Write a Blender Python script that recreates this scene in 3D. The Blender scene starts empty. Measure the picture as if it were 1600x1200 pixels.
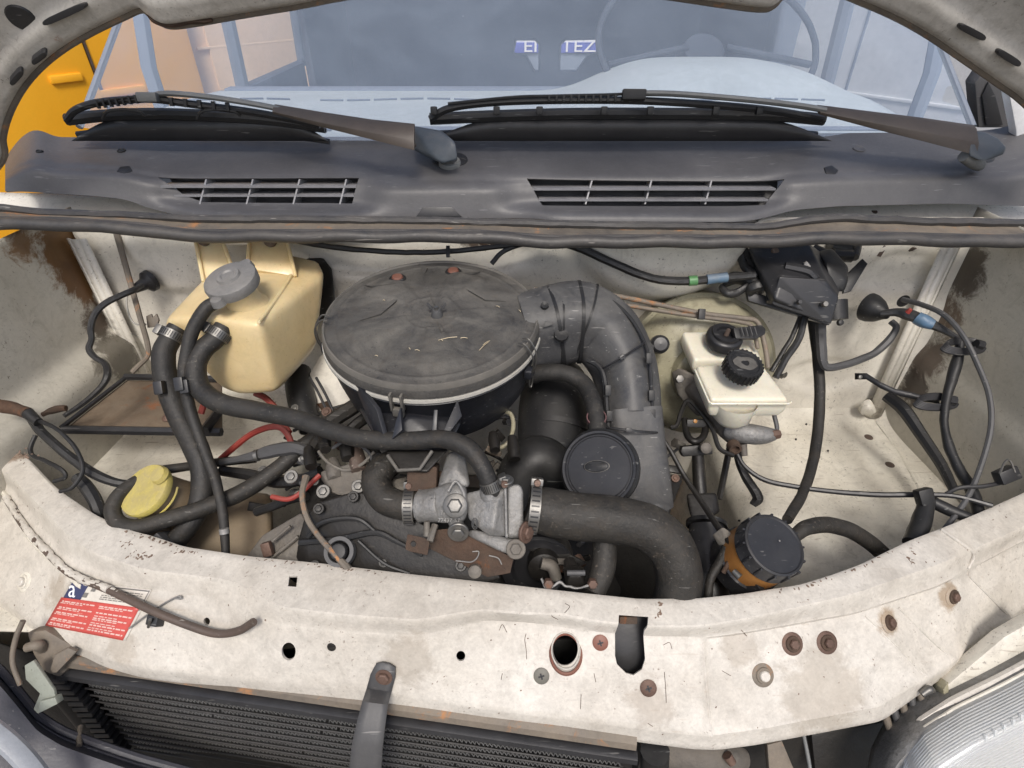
import bpy, bmesh, math, random
from mathutils import Vector as V, Matrix, Quaternion, noise as mnoise
from mathutils.bvhtree import BVHTree
random.seed(7)
S = bpy.context.scene
COL = S.collection
R = math.radians

# ------------------------------------------------------------------ camera, sky, sun, exposure
FPX = 900.0
PITCH = R(36)
CAM = V((0, 0, 1.5))
cd = bpy.data.cameras.new('camera'); cam = bpy.data.objects.new('camera', cd); COL.objects.link(cam)
cam.location = CAM; cam.rotation_euler = (R(90) - PITCH, 0, 0)
cd.sensor_width = 36; cd.lens = 36 * FPX / 1600; cd.clip_start = 0.02; cd.clip_end = 500
S.camera = cam
w = bpy.data.worlds.new('World'); S.world = w; w.use_nodes = True
nt = w.node_tree; bg = nt.nodes['Background']
sky = nt.nodes.new('ShaderNodeTexSky'); sky.sky_type = 'NISHITA'; sky.sun_disc = False
SUN_EL, SUN_AZ = R(54), R(176)      # azimuth measured clockwise from +Y
sky.sun_elevation = SUN_EL; sky.sun_rotation = SUN_AZ
sky.air_density = 1.0; sky.dust_density = 3.5; sky.ozone_density = 0.8
nt.links.new(sky.outputs[0], bg.inputs[0]); bg.inputs[1].default_value = 0.12
sl = bpy.data.lights.new('sun', 'SUN'); so = bpy.data.objects.new('sun', sl); COL.objects.link(so)
sl.energy = 1.5; sl.angle = R(14); sl.color = (1, .96, .9)
sd = V((math.sin(SUN_AZ) * math.cos(SUN_EL), math.cos(SUN_AZ) * math.cos(SUN_EL), math.sin(SUN_EL)))
so.rotation_euler = sd.to_track_quat('Z', 'Y').to_euler(); so.location = (-2, -3, 5)
S.view_settings.view_transform = 'Standard'; S.view_settings.look = 'None'
S.view_settings.exposure = 0.54; S.view_settings.gamma = 1
S.render.engine = 'CYCLES'
S.cycles.max_bounces = 8; S.cycles.transparent_max_bounces = 12

# ------------------------------------------------------------------ geometry helpers
FW = V((0, math.cos(PITCH), -math.sin(PITCH))); UP = V((0, math.sin(PITCH), math.cos(PITCH))); RT = V((1, 0, 0))
def ray(px, py): return FW + RT * ((px - 800) / FPX) - UP * ((py - 600) / FPX)
def P(px, py, d): return CAM + ray(px, py) * d
def PY(px, py, y): r = ray(px, py); return CAM + r * (y / r.y)
def PZ(px, py, z): r = ray(px, py); return CAM + r * ((z - CAM.z) / r.z)
def PX(px, py, x): r = ray(px, py); return CAM + r * (x / r.x)
def depth(p): return (p - CAM).dot(FW)
def pxm(n, d): return n * d / FPX
def interp(tab, x):
    if x <= tab[0][0]:
        a, b = tab[0], tab[1]
    elif x >= tab[-1][0]:
        a, b = tab[-2], tab[-1]
    else:
        for a, b in zip(tab, tab[1:]):
            if a[0] <= x <= b[0]: break
    t = (x - a[0]) / (b[0] - a[0] + 1e-9)
    return a[1] + (b[1] - a[1]) * t
def sinterp(tab, x, k=9):
    return sum(interp(tab, x + (i - k // 2) * 4.0) for i in range(k)) / k

class M:
    def __init__(s): s.v = []; s.f = []
    def add(s, v, f):
        n = len(s.v); s.v += [V(p) for p in v]; s.f += [tuple(i + n for i in q) for q in f]; return s
    def join(s, o): return s.add(o.v, o.f)

def grid(fn, nu, nv, thick=0.0):
    m = M(); v = [fn(i / nu, j / nv) for j in range(nv + 1) for i in range(nu + 1)]
    f = [(j*(nu+1)+i, j*(nu+1)+i+1, (j+1)*(nu+1)+i+1, (j+1)*(nu+1)+i) for j in range(nv) for i in range(nu)]
    m.add(v, f); return m
def catmull(pts, n=6):
    if len(pts) < 3:
        return [pts[0] + (pts[1] - pts[0]) * (k / n) for k in range(n + 1)]
    q = [pts[0] * 2 - pts[1]] + list(pts) + [pts[-1] * 2 - pts[-2]]; out = []
    for i in range(1, len(q) - 2):
        a, b, c, d = q[i-1], q[i], q[i+1], q[i+2]
        for k in range(n):
            t = k / n
            out.append(0.5 * ((2*b) + (c-a)*t + (2*a-5*b+4*c-d)*t*t + (3*b-a-3*c+d)*t*t*t))
    out.append(pts[-1]); return out
def tube(pts, rad, seg=10, n=6, ell=1.0, cap=True, smooth=True, ref=None, sq=2.0):
    """pts world points; rad scalar or list per control point; ell squashes the section along the view axis"""
    if not isinstance(rad, (list, tuple)): rad = [rad] * len(pts)
    if smooth:
        rr = catmull([V((r, 0, 0)) for r in rad], n); path = catmull([V(p) for p in pts], n); rr = [a.x for a in rr]
    else: path = [V(p) for p in pts]; rr = list(rad)
    m = M(); rings = []; up = None
    for i, p in enumerate(path):
        t = (path[min(i+1, len(path)-1)] - path[max(i-1, 0)]).normalized()
        if up is None:
            base = ref or (V((0, 0, 1)) if abs(t.z) < .9 else V((1, 0, 0)))
            up = (base - t * base.dot(t)).normalized()
        else: up = (up - t * up.dot(t)).normalized()
        sd_ = t.cross(up)
        rings.append([p + (up * math.cos(a) * ell + sd_ * math.sin(a)) * rr[i] * ((abs(math.cos(a))**sq + abs(math.sin(a))**sq) ** (-1/sq)) for a in [2*math.pi*k/seg for k in range(seg)]])
    v = [q for r_ in rings for q in r_]; f = []
    for i in range(len(rings)-1):
        for k in range(seg):
            a = i*seg+k; b = i*seg+(k+1) % seg
            f.append((a, b, b+seg, a+seg))
    if cap: f.append(tuple(range(seg-1, -1, -1))); f.append(tuple((len(rings)-1)*seg+k for k in range(seg)))
    m.add(v, f); return m
def tpx(pts, rpx, **k):
    """tube through (px,py,d) with radius in photo pixels"""
    if not isinstance(rpx, (list, tuple)): rpx = [rpx] * len(pts)
    return tube([P(*p) for p in pts], [pxm(r, p[2]) for r, p in zip(rpx, pts)], **k)
def frame(o, z, xh=None):
    z = V(z).normalized(); xh = V(xh) if xh is not None else (V((1, 0, 0)) if abs(z.x) < .9 else V((0, 0, 1)))
    x = (xh - z * xh.dot(z)).normalized(); y = z.cross(x)
    m = Matrix((x, y, z)).transposed().to_4x4(); m.translation = o; return m
def lathe(fr, prof, seg=40, sx=1.0, sy=1.0, cap=False):
    m = M(); v = []; f = []; n = len(prof)
    for k in range(seg):
        a = 2 * math.pi * k / seg
        for r, z in prof: v.append(fr @ V((r * math.cos(a) * sx, r * math.sin(a) * sy, z)))
    for k in range(seg):
        k2 = (k + 1) % seg
        for i in range(n - 1): f.append((k*n+i, k2*n+i, k2*n+i+1, k*n+i+1))
    ring = not cap or abs(prof[0][0]-prof[-1][0]) < 1e-9 and abs(prof[0][1]-prof[-1][1]) < 1e-9
    if prof[0][0] > 1e-6 and not ring: f.append(tuple(k*n for k in range(seg-1, -1, -1)))
    if prof[-1][0] > 1e-6 and not ring: f.append(tuple(k*n+n-1 for k in range(seg)))
    m.add(v, f); return m
def bev(m, w_, seg=2, ang=35):
    bm = bmesh.new(); vs = [bm.verts.new(p) for p in m.v]
    for q in m.f:
        try: bm.faces.new([vs[i] for i in q])
        except Exception: pass
    bmesh.ops.remove_doubles(bm, verts=bm.verts, dist=1e-6)
    bmesh.ops.recalc_face_normals(bm, faces=bm.faces)
    es = [e for e in bm.edges if len(e.link_faces) == 2 and e.calc_face_angle(0) > R(ang)]
    if w_ > 0 and es: bmesh.ops.bevel(bm, geom=es, offset=w_, segments=seg, affect='EDGES', profile=.6, clamp_overlap=True)
    o = M(); bm.verts.ensure_lookup_table(); bm.verts.index_update()
    o.add([v_.co.copy() for v_ in bm.verts], [tuple(v_.index for v_ in q.verts) for q in bm.faces]); bm.free(); return o
def box(fr, sx, sy, sz, b=0.002, taper=1.0):
    m = M(); v = []
    for z in (-1, 1):
        t = 1 if z < 0 else taper
        for x, y in ((-1, -1), (1, -1), (1, 1), (-1, 1)): v.append(fr @ V((x*sx/2*t, y*sy/2*t, z*sz/2)))
    m.add(v, [(3,2,1,0),(4,5,6,7),(0,1,5,4),(1,2,6,5),(2,3,7,6),(3,0,4,7)])
    return bev(m, b)
def prism(pts, thick, b=0.0015, dirn=None):
    """polygon of world points (facing the camera) given thickness away from the camera"""
    pts = [V(p) for p in pts]; n = V((0, 0, 0)); c = sum(pts, V((0, 0, 0))) / len(pts)
    for i in range(len(pts)): n += (pts[i] - c).cross(pts[(i+1) % len(pts)] - c)
    n.normalize()
    if n.dot(CAM - c) < 0: pts.reverse(); n = -n
    dd = V(dirn) if dirn is not None else -n
    k = len(pts); m = M()
    m.add(pts + [p + dd * thick for p in pts], [tuple(range(k)), tuple(range(2*k-1, k-1, -1))] + [(i, i+k, (i+1) % k + k, (i+1) % k) for i in range(k)])
    return bev(m, b)
def pp(pts, thick, b=0.0015, d=None, dirn=None):
    return prism([P(p[0], p[1], p[2] if len(p) > 2 else d) for p in pts], thick, b, dirn)
def hull(pts, b=0.006, sub=0):
    bm = bmesh.new()
    for p in pts: bm.verts.new(p)
    r_ = bmesh.ops.convex_hull(bm, input=bm.verts)
    bmesh.ops.dissolve_limit(bm, angle_limit=R(3), verts=bm.verts, edges=bm.edges)
    bmesh.ops.recalc_face_normals(bm, faces=bm.faces)
    m = M(); bm.verts.index_update(); m.add([v_.co.copy() for v_ in bm.verts], [tuple(v_.index for v_ in q.verts) for q in bm.faces]); bm.free()
    return bev(m, b, 4, 12)
def rough_up(m, amp, sc=30):
    for i, p in enumerate(m.v):
        m.v[i] = p + mnoise.noise_vector(p * sc) * amp
    return m

def mesh_of(m, name, mt, off, ang=38):
    me = bpy.data.meshes.new(name)
    me.from_pydata([p - off for p in m.v], [], m.f); me.validate(); me.update()
    bm = bmesh.new(); bm.from_mesh(me); bmesh.ops.recalc_face_normals(bm, faces=bm.faces)
    if all(e.is_manifold for e in bm.edges) and bm.calc_volume(signed=True) < 0: bmesh.ops.reverse_faces(bm, faces=bm.faces)
    bm.to_mesh(me); bm.free()
    if mt: me.materials.append(mt)
    me.shade_smooth(); me.set_sharp_from_angle(angle=R(ang)); return me
def world_loc(o):
    p = V((0, 0, 0))
    while o: p += o.location; o = o.parent
    return p
def thing(name, label, cat, base, group=None, kind=None):
    o = bpy.data.objects.new(name, None); COL.objects.link(o); o.location = base; o.empty_display_size = .02
    o['label'] = label; o['category'] = cat
    if group: o['group'] = group
    if kind: o['kind'] = kind
    return o
def part(name, m, mt, par, label=None, kind=None, ang=38, solid=0):
    me = mesh_of(m, name, mt, world_loc(par), ang)
    o = bpy.data.objects.new(name, me); COL.objects.link(o); o.parent = par
    if label: o['label'] = label
    if kind: o['kind'] = kind
    if solid:
        s_ = o.modifiers.new('solid', 'SOLIDIFY'); s_.thickness = solid; s_.offset = 0
    return o
def solo(name, m, mt, label=None, cat=None, group=None, kind=None, ang=38, solid=0):
    c = sum(m.v, V((0, 0, 0))) / len(m.v); c.z = min(p.z for p in m.v)
    o = bpy.data.objects.new(name, mesh_of(m, name, mt, c, ang)); COL.objects.link(o); o.location = c
    if kind: o['kind'] = kind
    if label: o['label'] = label
    if cat: o['category'] = cat
    if group: o['group'] = group
    if solid:
        s_ = o.modifiers.new('solid', 'SOLIDIFY'); s_.thickness = solid; s_.offset = 0
    return o
def soften(o, vox, it, fac=.5):
    o.modifiers.clear(); r_ = o.modifiers.new('remesh', 'REMESH'); r_.mode = 'VOXEL'; r_.voxel_size = vox; r_.use_smooth_shade = True
    s_ = o.modifiers.new('smooth', 'SMOOTH'); s_.factor = fac; s_.iterations = it
    bpy.context.view_layer.update(); dg = bpy.context.evaluated_depsgraph_get()
    me = bpy.data.meshes.new_from_object(o.evaluated_get(dg)); o.modifiers.clear(); me.name = o.data.name; o.data = me; me.shade_smooth(); return o
def cut(o, cutters):
    """boolean the closed meshes `cutters` out of o for good"""
    tmp = []
    cm = M()
    for c in cutters: cm.join(c)
    me = mesh_of(cm, 'cutter', None, V((0, 0, 0)))
    c_ = bpy.data.objects.new('cutter', me); COL.objects.link(c_)
    md = o.modifiers.new('cut', 'BOOLEAN'); md.operation = 'DIFFERENCE'; md.solver = 'EXACT'; md.object = c_; md.use_self = False
    bpy.context.view_layer.update()
    dg = bpy.context.evaluated_depsgraph_get(); ev = o.evaluated_get(dg)
    new = bpy.data.meshes.new_from_object(ev); o.modifiers.clear(); old = o.data; o.data = new
    new.name = old.name; bpy.data.objects.remove(c_); new.shade_smooth(); new.set_sharp_from_angle(angle=R(38))
def shellgrid(m, nu, nv, th):
    bm = bmesh.new(); vs = [bm.verts.new(p) for p in m.v]
    for q in m.f: bm.faces.new([vs[i] for i in q])
    bm.normal_update(); ns = [v_.normal.copy() for v_ in bm.verts]; bm.free()
    if sum(n.dot(CAM - p) for n, p in zip(ns, m.v)) < 0: ns = [-n for n in ns]
    sh = M(); n0 = len(m.v); w1 = nu+1
    sh.add(m.v + [p - n*th for p, n in zip(m.v, ns)], list(m.f) + [tuple(i+n0 for i in reversed(q)) for q in m.f])
    for i in range(nu): sh.f.append((i+1, i, i+n0, i+1+n0)); a = nv*w1+i; sh.f.append((a, a+1, a+1+n0, a+n0))
    for j in range(nv): a = j*w1; b_ = a+w1; sh.f.append((a, b_, b_+n0, a+n0)); a += nu; b_ += nu; sh.f.append((b_, a, a+n0, b_+n0))
    return sh
def bvh(m): return BVHTree.FromPolygons([tuple(p) for p in m.v], m.f)
def hit(t, px, py, dflt=.65):
    r = ray(px, py).normalized(); a = t.ray_cast(CAM, r)
    if a[0] is None: return P(px, py, dflt), -r
    n = a[1]
    if n.dot(r) > 0: n = -n
    return a[0], n
def textmesh(s, size, fr, ext=.0002):
    cu = bpy.data.curves.new('txt', 'FONT'); cu.body = s; cu.size = size; cu.extrude = ext; cu.resolution_u = 2
    o = bpy.data.objects.new('txt', cu); COL.objects.link(o); bpy.context.view_layer.update()
    dg = bpy.context.evaluated_depsgraph_get(); me = bpy.data.meshes.new_from_object(o.evaluated_get(dg))
    m = M(); m.add([fr @ v_.co for v_ in me.vertices], [tuple(p.vertices) for p in me.polygons])
    bpy.data.objects.remove(o); bpy.data.curves.remove(cu); bpy.data.meshes.remove(me); return m

# ------------------------------------------------------------------ materials
def nodes_of(name):
    mt = bpy.data.materials.new(name); mt.use_nodes = True; n = mt.node_tree; n.nodes.clear()
    out = n.nodes.new('ShaderNodeOutputMaterial'); return mt, n, out
def N(n, t, **k):
    x = n.nodes.new(t)
    for a, b in k.items(): setattr(x, a, b)
    return x
def mixc(n, fac, a, b, mode='MIX'):
    x = N(n, 'ShaderNodeMix', data_type='RGBA', blend_type=mode)
    for s_, val in ((x.inputs[0], fac), (x.inputs[6], a), (x.inputs[7], b)):
        if hasattr(val, 'links'): n.links.new(val, s_)
        elif isinstance(val, tuple): s_.default_value = (*val, 1)
        else: s_.default_value = val
    return x.outputs[2]
def math_(n, op, a, b=0.0, c=None, clamp=False):
    x = N(n, 'ShaderNodeMath', operation=op, use_clamp=clamp)
    for s_, val in zip(x.inputs, (a, b) if c is None else (a, b, c)):
        if hasattr(val, 'links'): n.links.new(val, s_)
        else: s_.default_value = val
    return x.outputs[0]
def ramp(n, src, lo, hi, a=0.0, b=1.0):
    x = N(n, 'ShaderNodeMapRange'); n.links.new(src, x.inputs[0]); x.inputs[1].default_value = lo; x.inputs[2].default_value = hi
    x.inputs[3].default_value = a; x.inputs[4].default_value = b; return x.outputs[0]
def noise_(n, vec, sc, det=4, rough=.6, dist=0.0):
    x = N(n, 'ShaderNodeTexNoise'); n.links.new(vec, x.inputs['Vector']); x.inputs['Scale'].default_value = sc
    x.inputs['Detail'].default_value = det; x.inputs['Roughness'].default_value = rough; x.inputs['Distortion'].default_value = dist
    return x.outputs[0]
def grimy(name, c1, c2=None, rough=.5, metal=0.0, scale=9, bump=.12, bscale=90, dust=0.0, dustc=(.30, .26, .21), speck=0.0, speckc=(.06, .04, .03),
          scratch=0.0, scratchc=(.6, .58, .54), rust=0.0, rustc=(.16, .065, .03), stains=(), lump=0.0, spec=.5, trans=0.0, mottle=.35):
    c2 = c2 or tuple(x * .7 for x in c1)
    mt, n, out = nodes_of(name); L = n.links
    geo = N(n, 'ShaderNodeNewGeometry'); pos = geo.outputs['Position']
    col = mixc(n, ramp(n, noise_(n, pos, scale, 5), .32, .68), c1, c2)
    mo = math_(n, 'ADD', math_(n, 'MULTIPLY', noise_(n, pos, 48, 6, .7, .7), 1.1 * mottle), math_(n, 'MULTIPLY', noise_(n, pos, 260, 4, .75), .9 * mottle))
    mo = math_(n, 'ADD', mo, 1 - mottle)
    cm = N(n, 'ShaderNodeVectorMath', operation='SCALE'); L.new(col, cm.inputs[0]); L.new(mo, cm.inputs['Scale']); col = cm.outputs[0]
    fine = noise_(n, pos, bscale, 5, .65); rg = math_(n, 'ADD', rough - .1, math_(n, 'MULTIPLY', fine, .2))
    if dust:
        sep = N(n, 'ShaderNodeSeparateXYZ'); L.new(geo.outputs['Normal'], sep.inputs[0])
        up_ = ramp(n, sep.outputs[2], -.3, .9, .25, 1)
        dm = math_(n, 'MULTIPLY', math_(n, 'MULTIPLY', ramp(n, noise_(n, pos, scale * 2.3, 7, .7, .6), .32, .7), up_), dust, clamp=True)
        dm2 = math_(n, 'MULTIPLY', ramp(n, noise_(n, pos, 330, 3, .8), .52, .66), dust * .5, clamp=True)
        dm = math_(n, 'MAXIMUM', dm, dm2)
        col = mixc(n, dm, col, dustc); rg = math_(n, 'ADD', rg, math_(n, 'MULTIPLY', dm, .35), clamp=True)
    if scratch:
        for rot, sc2 in ((.5, 1.0), (-.9, 1.6)):
            mp = N(n, 'ShaderNodeMapping'); L.new(pos, mp.inputs[0]); mp.inputs['Rotation'].default_value = (rot, rot * 1.3, rot * 2)
            mp.inputs['Scale'].default_value = (16 * sc2, 260, 230)
            sm = math_(n, 'MULTIPLY', ramp(n, noise_(n, mp.outputs[0], 1.0, 2, .5), .70, .74), scratch, clamp=True)
            col = mixc(n, sm, col, scratchc)
    if speck:
        sm = math_(n, 'MULTIPLY', ramp(n, noise_(n, pos, 210, 3, .7), .66 - speck * .06, .72), min(1, speck * 1.5), clamp=True)
        sm = math_(n, 'MULTIPLY', sm, ramp(n, noise_(n, pos, 14, 3), .4, .62))
        col = mixc(n, sm, col, speckc)
        g2 = math_(n, 'MULTIPLY', ramp(n, noise_(n, pos, 34, 6, .75, 1.2), .5, .72), speck * .55, clamp=True)
        col = mixc(n, g2, col, tuple(x * .45 + y * .45 for x, y in zip(c2, (.10, .075, .05))))
    if rust:
        rm = ramp(n, noise_(n, pos, 17, 8, .72, .8), .66 - rust * .2, .74 - rust * .2)
        col = mixc(n, rm, col, mixc(n, noise_(n, pos, 70, 4), rustc, tuple(x * 2.3 for x in rustc)))
        rg = math_(n, 'ADD', rg, math_(n, 'MULTIPLY', rm, .3), clamp=True)
    for (c, r0, sc3, amt) in stains:
        vm = N(n, 'ShaderNodeVectorMath', operation='DISTANCE'); L.new(pos, vm.inputs[0]); vm.inputs[1].default_value = c
        nd = math_(n, 'ADD', vm.outputs['Value'], math_(n, 'MULTIPLY', math_(n, 'SUBTRACT', noise_(n, pos, 20, 9, .78, .5), .5), r0 * 2.6))
        sm = math_(n, 'MULTIPLY', ramp(n, nd, r0 * 1.06, r0 * .72), amt, clamp=True)
        col = mixc(n, sm, col, mixc(n, noise_(n, pos, 25, 5), sc3, tuple(x * .35 for x in sc3)))
    b = N(n, 'ShaderNodeBsdfPrincipled'); L.new(col, b.inputs['Base Color']); L.new(rg, b.inputs['Roughness'])
    b.inputs['Metallic'].default_value = metal; b.inputs['Specular IOR Level'].default_value = spec
    if trans: b.inputs['Subsurface Weight'].default_value = trans; b.inputs['Subsurface Radius'].default_value = (.02, .012, .006); b.inputs['Subsurface Scale'].default_value = .5
    h = fine
    if lump: h = math_(n, 'ADD', fine, math_(n, 'MULTIPLY', noise_(n, pos, 22, 3), lump))
    bp = N(n, 'ShaderNodeBump'); bp.inputs['Strength'].default_value = bump; bp.inputs['Distance'].default_value = .004
    L.new(h, bp.inputs['Height']); L.new(bp.outputs[0], b.inputs['Normal']); L.new(b.outputs[0], out.inputs[0]); return mt

BRN = (.06, .028, .013)
m_panel = grimy('cream_paint_front', (.61, .58, .525), (.50, .465, .41), .30, mottle=.55, speck=.6, scratch=.3, scratchc=(.42, .35, .28), bump=.03, scale=9, speckc=(.16, .11, .08), lump=.0, stains=((tuple(PZ(30, 705, .93)), .022, (.30, .20, .13), .8), (tuple(PZ(1285, 1080, .85)), .05, (.45, .38, .29), .45), (tuple(PZ(1389, 973, .885)), .017, (.40, .27, .15), .7), (tuple(PZ(1489, 932, .885)), .017, (.40, .27, .15), .7), (tuple(PZ(60, 930, .88)), .03, (.45, .36, .26), .5), (tuple(PZ(640, 1030, .87)), .035, (.40, .33, .25), .4), (tuple(PZ(1010, 1090, .85)), .03, (.42, .34, .26), .4), (tuple(PZ(1150, 1010, .88)), .025, (.38, .31, .23), .4), (tuple(PZ(200, 1010, .84)), .025, (.42, .34, .25), .4)))
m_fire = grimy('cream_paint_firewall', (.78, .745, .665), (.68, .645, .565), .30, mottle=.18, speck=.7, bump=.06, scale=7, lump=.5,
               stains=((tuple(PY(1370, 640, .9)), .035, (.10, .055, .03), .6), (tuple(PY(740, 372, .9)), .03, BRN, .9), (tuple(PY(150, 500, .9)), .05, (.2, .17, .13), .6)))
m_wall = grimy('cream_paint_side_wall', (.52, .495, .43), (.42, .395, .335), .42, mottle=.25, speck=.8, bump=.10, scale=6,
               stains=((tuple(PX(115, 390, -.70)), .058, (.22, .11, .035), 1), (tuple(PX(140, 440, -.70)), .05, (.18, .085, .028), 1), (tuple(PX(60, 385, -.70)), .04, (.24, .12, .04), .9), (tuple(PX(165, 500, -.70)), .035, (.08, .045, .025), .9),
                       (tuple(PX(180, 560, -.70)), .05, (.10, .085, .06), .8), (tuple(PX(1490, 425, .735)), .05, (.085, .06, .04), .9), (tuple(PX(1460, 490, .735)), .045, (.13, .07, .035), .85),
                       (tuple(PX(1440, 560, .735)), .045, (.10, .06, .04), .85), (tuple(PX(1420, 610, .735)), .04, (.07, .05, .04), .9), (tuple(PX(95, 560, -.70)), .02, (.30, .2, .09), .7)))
m_apron = grimy('cream_paint_apron', (.71, .68, .60), (.57, .535, .455), .38, mottle=.28, speck=.95, scratch=.6, scratchc=(.24, .18, .13), bump=.12, scale=9, lump=.4)
m_white = grimy('white_paint', (.72, .73, .74), (.62, .63, .65), .35, bump=.03)
m_orange = grimy('orange_paint', (.92, .46, .03), (.90, .42, .02), .35, mottle=.1, bump=.04, scale=3)
m_peach_refl = grimy('peach_sky_reflection', (.90, .66, .44), (.84, .60, .40), .5, bump=.05, scale=3)  # orange washed out by sky reflection in the windscreen, put into the colour
m_hood = grimy('bonnet_underside_paint', (.56, .54, .50), (.40, .38, .345), .5, speck=.9, bump=.1, dust=.3, mottle=.5, rust=.05)
m_cowl = grimy('grey_scuttle_plastic', (.088, .086, .088), (.058, .057, .060), .46, mottle=.3, dust=.18, dustc=(.24, .235, .24), scratch=.18, scratchc=(.4, .4, .4), bump=.08, scale=4, bscale=220)
m_slat = grimy('grille_slat_plastic', (.22, .22, .235), (.16, .16, .17), .4, dust=.4, dustc=(.45, .44, .43), bump=.05)
m_black = grimy('black_plastic', (.009, .0095, .0105), (.017, .0175, .019), .44, mottle=.5, spec=.4, dust=.28, dustc=(.062, .058, .053), scratch=.4, scratchc=(.22, .22, .21), bump=.1)
m_blackc = grimy('clean_black_plastic', (.014, .014, .016), (.024, .024, .026), .38, dust=.12, dustc=(.10, .10, .10), scratch=.15, bump=.06)
m_navy = grimy('blue_black_plastic', (.010, .011, .015), (.018, .020, .026), .38, dust=.22, dustc=(.085, .082, .08), scratch=.5, scratchc=(.25, .25, .26), bump=.08)
m_lid = grimy('dusty_filter_lid', (.030, .030, .031), (.048, .046, .044), .55, mottle=.7, dust=.85, dustc=(.145, .136, .12), scratch=.2, scratchc=(.26, .24, .21), speck=.8, speckc=(.014, .014, .014), bump=.3, scale=7, bscale=160)
m_rim = grimy('dusty_rim_edge', (.12, .115, .105), (.07, .066, .06), .55, dust=.6, dustc=(.22, .20, .17), bump=.2)
m_gask = grimy('pale_gasket_rubber', (.46, .45, .41), (.34, .33, .30), .6, dust=.3, bump=.2)
m_rub = grimy('black_rubber_hose', (.012, .012, .0125), (.020, .0198, .0195), .5, mottle=.6, spec=.38, dust=.5, dustc=(.065, .06, .053), scratch=.15, scratchc=(.2, .19, .17), speck=.9, speckc=(.11, .10, .085), bump=.3, bscale=140)
m_rub2 = grimy('brownish_rubber_hose', (.020, .019, .0175), (.012, .0118, .0112), .52, mottle=.6, spec=.38, dust=.5, dustc=(.075, .066, .054), scratch=.15, speck=.9, speckc=(.12, .10, .08), bump=.35, bscale=140)
m_seal = grimy('seal_rubber', (.030, .030, .032), (.05, .048, .047), .45, dust=.4, dustc=(.15, .13, .11), scratch=.5, scratchc=(.35, .33, .3), bump=.2)
m_gut = grimy('dirty_gutter_metal', (.19, .155, .12), (.09, .08, .07), .55, dust=.5, dustc=(.26, .22, .165), rust=.5, rustc=(.20, .10, .045), bump=.25, mottle=.6)
m_tape = grimy('black_cloth_tape', (.010, .010, .011), (.02, .02, .02), .4, dust=.25, dustc=(.08, .075, .07), bump=.5, bscale=60)
m_alu = grimy('cast_aluminium', (.30, .30, .298), (.19, .188, .183), .5, metal=.5, mottle=.7, dust=.5, dustc=(.30, .285, .26), speck=.9, speckc=(.05, .045, .04), bump=.4, bscale=180, scale=25, lump=.8)
m_alud = grimy('dirty_cast_aluminium', (.22, .205, .18), (.10, .09, .08), .6, metal=.4, dust=.6, dustc=(.2, .175, .145), bump=.4, bscale=120, scale=20)
m_steel = grimy('zinc_steel', (.21, .205, .195), (.13, .125, .115), .45, metal=.8, bump=.12, rust=.08)
m_rust = grimy('rusty_steel', (.085, .045, .028), (.045, .030, .022), .75, mottle=.6, metal=.2, rust=.3, rustc=(.11, .045, .02), dust=.4, dustc=(.14, .105, .075), bump=.5, scale=22)
m_rbolt = grimy('rusty_bolt', (.17, .11, .085), (.10, .06, .045), .6, metal=.4, rust=.3, bump=.4)
m_tray = grimy('rusty_battery_tray', (.17, .125, .085), (.11, .08, .055), .6, metal=.1, rust=.3, rustc=(.13, .055, .025), dust=.4, dustc=(.25, .21, .16), bump=.3, scale=14)
m_tank = grimy('yellowed_tank_plastic', (.74, .61, .37), (.66, .51, .27), .32, mottle=.15, bump=.04, scale=7, speck=.35, speckc=(.3, .17, .07), trans=.3)
m_res = grimy('white_reservoir_plastic', (.76, .73, .62), (.68, .64, .52), .3, mottle=.15, bump=.05, scale=12, speck=.3, trans=.3)
m_olive = grimy('olive_servo_paint', (.40, .375, .26), (.26, .24, .165), .3, speck=.9, scratch=.6, scratchc=(.6, .56, .46), bump=.12, dust=.15)
m_wtank = grimy('brown_washer_tank', (.23, .175, .105), (.15, .11, .07), .6, dust=.6, dustc=(.26, .21, .15), bump=.12)
m_yel = grimy('yellow_cap', (.56, .47, .10), (.42, .35, .11), .5, dust=1.0, dustc=(.36, .30, .15), bump=.2, scale=22, mottle=.6)
m_amber = grimy('amber_fluid_plastic', (.42, .21, .06), (.32, .14, .04), .35, bump=.05, trans=.1)
m_gcap = grimy('grey_metal_cap', (.24, .235, .23), (.17, .168, .165), .5, metal=.3, mottle=.6, bump=.3, dust=.5, dustc=(.34, .32, .29))
m_red = grimy('red_cable', (.32, .03, .022), (.22, .025, .02), .45, bump=.08, dust=.25)
m_plug = grimy('red_brown_plug', (.20, .06, .035), (.14, .045, .03), .5, bump=.1, dust=.3)
m_arm = grimy('brown_wiper_arm', (.07, .052, .04), (.05, .04, .032), .45, dust=.2, dustc=(.14, .12, .10), bump=.08)
m_head = grimy('blue_grey_wiper_head', (.05, .065, .082), (.035, .045, .056), .4, dust=.3, dustc=(.2, .2, .2), bump=.08)
m_wgrey = grimy('grey_wiper_rail', (.15, .155, .15), (.09, .095, .095), .5, dust=.4, dustc=(.3, .3, .29), bump=.08)
m_stay = grimy('brown_stay_rod', (.115, .08, .062), (.08, .06, .05), .55, scratch=.3, bump=.2, speck=.6, speckc=(.5, .45, .36))
m_strap = grimy('grey_steel_strap', (.075, .075, .077), (.05, .05, .052), .5, dust=.2, dustc=(.15, .145, .14), scratch=.2, bump=.1)
m_core = grimy('radiator_fin', (.17, .17, .168), (.10, .10, .10), .5, metal=.2, dust=.4, dustc=(.15, .145, .135), bump=.2, mottle=.6)
m_cored = grimy('radiator_tube', (.022, .022, .023), (.035, .034, .033), .55, metal=.2, dust=.3, dustc=(.10, .09, .085), bump=.2)
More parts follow.
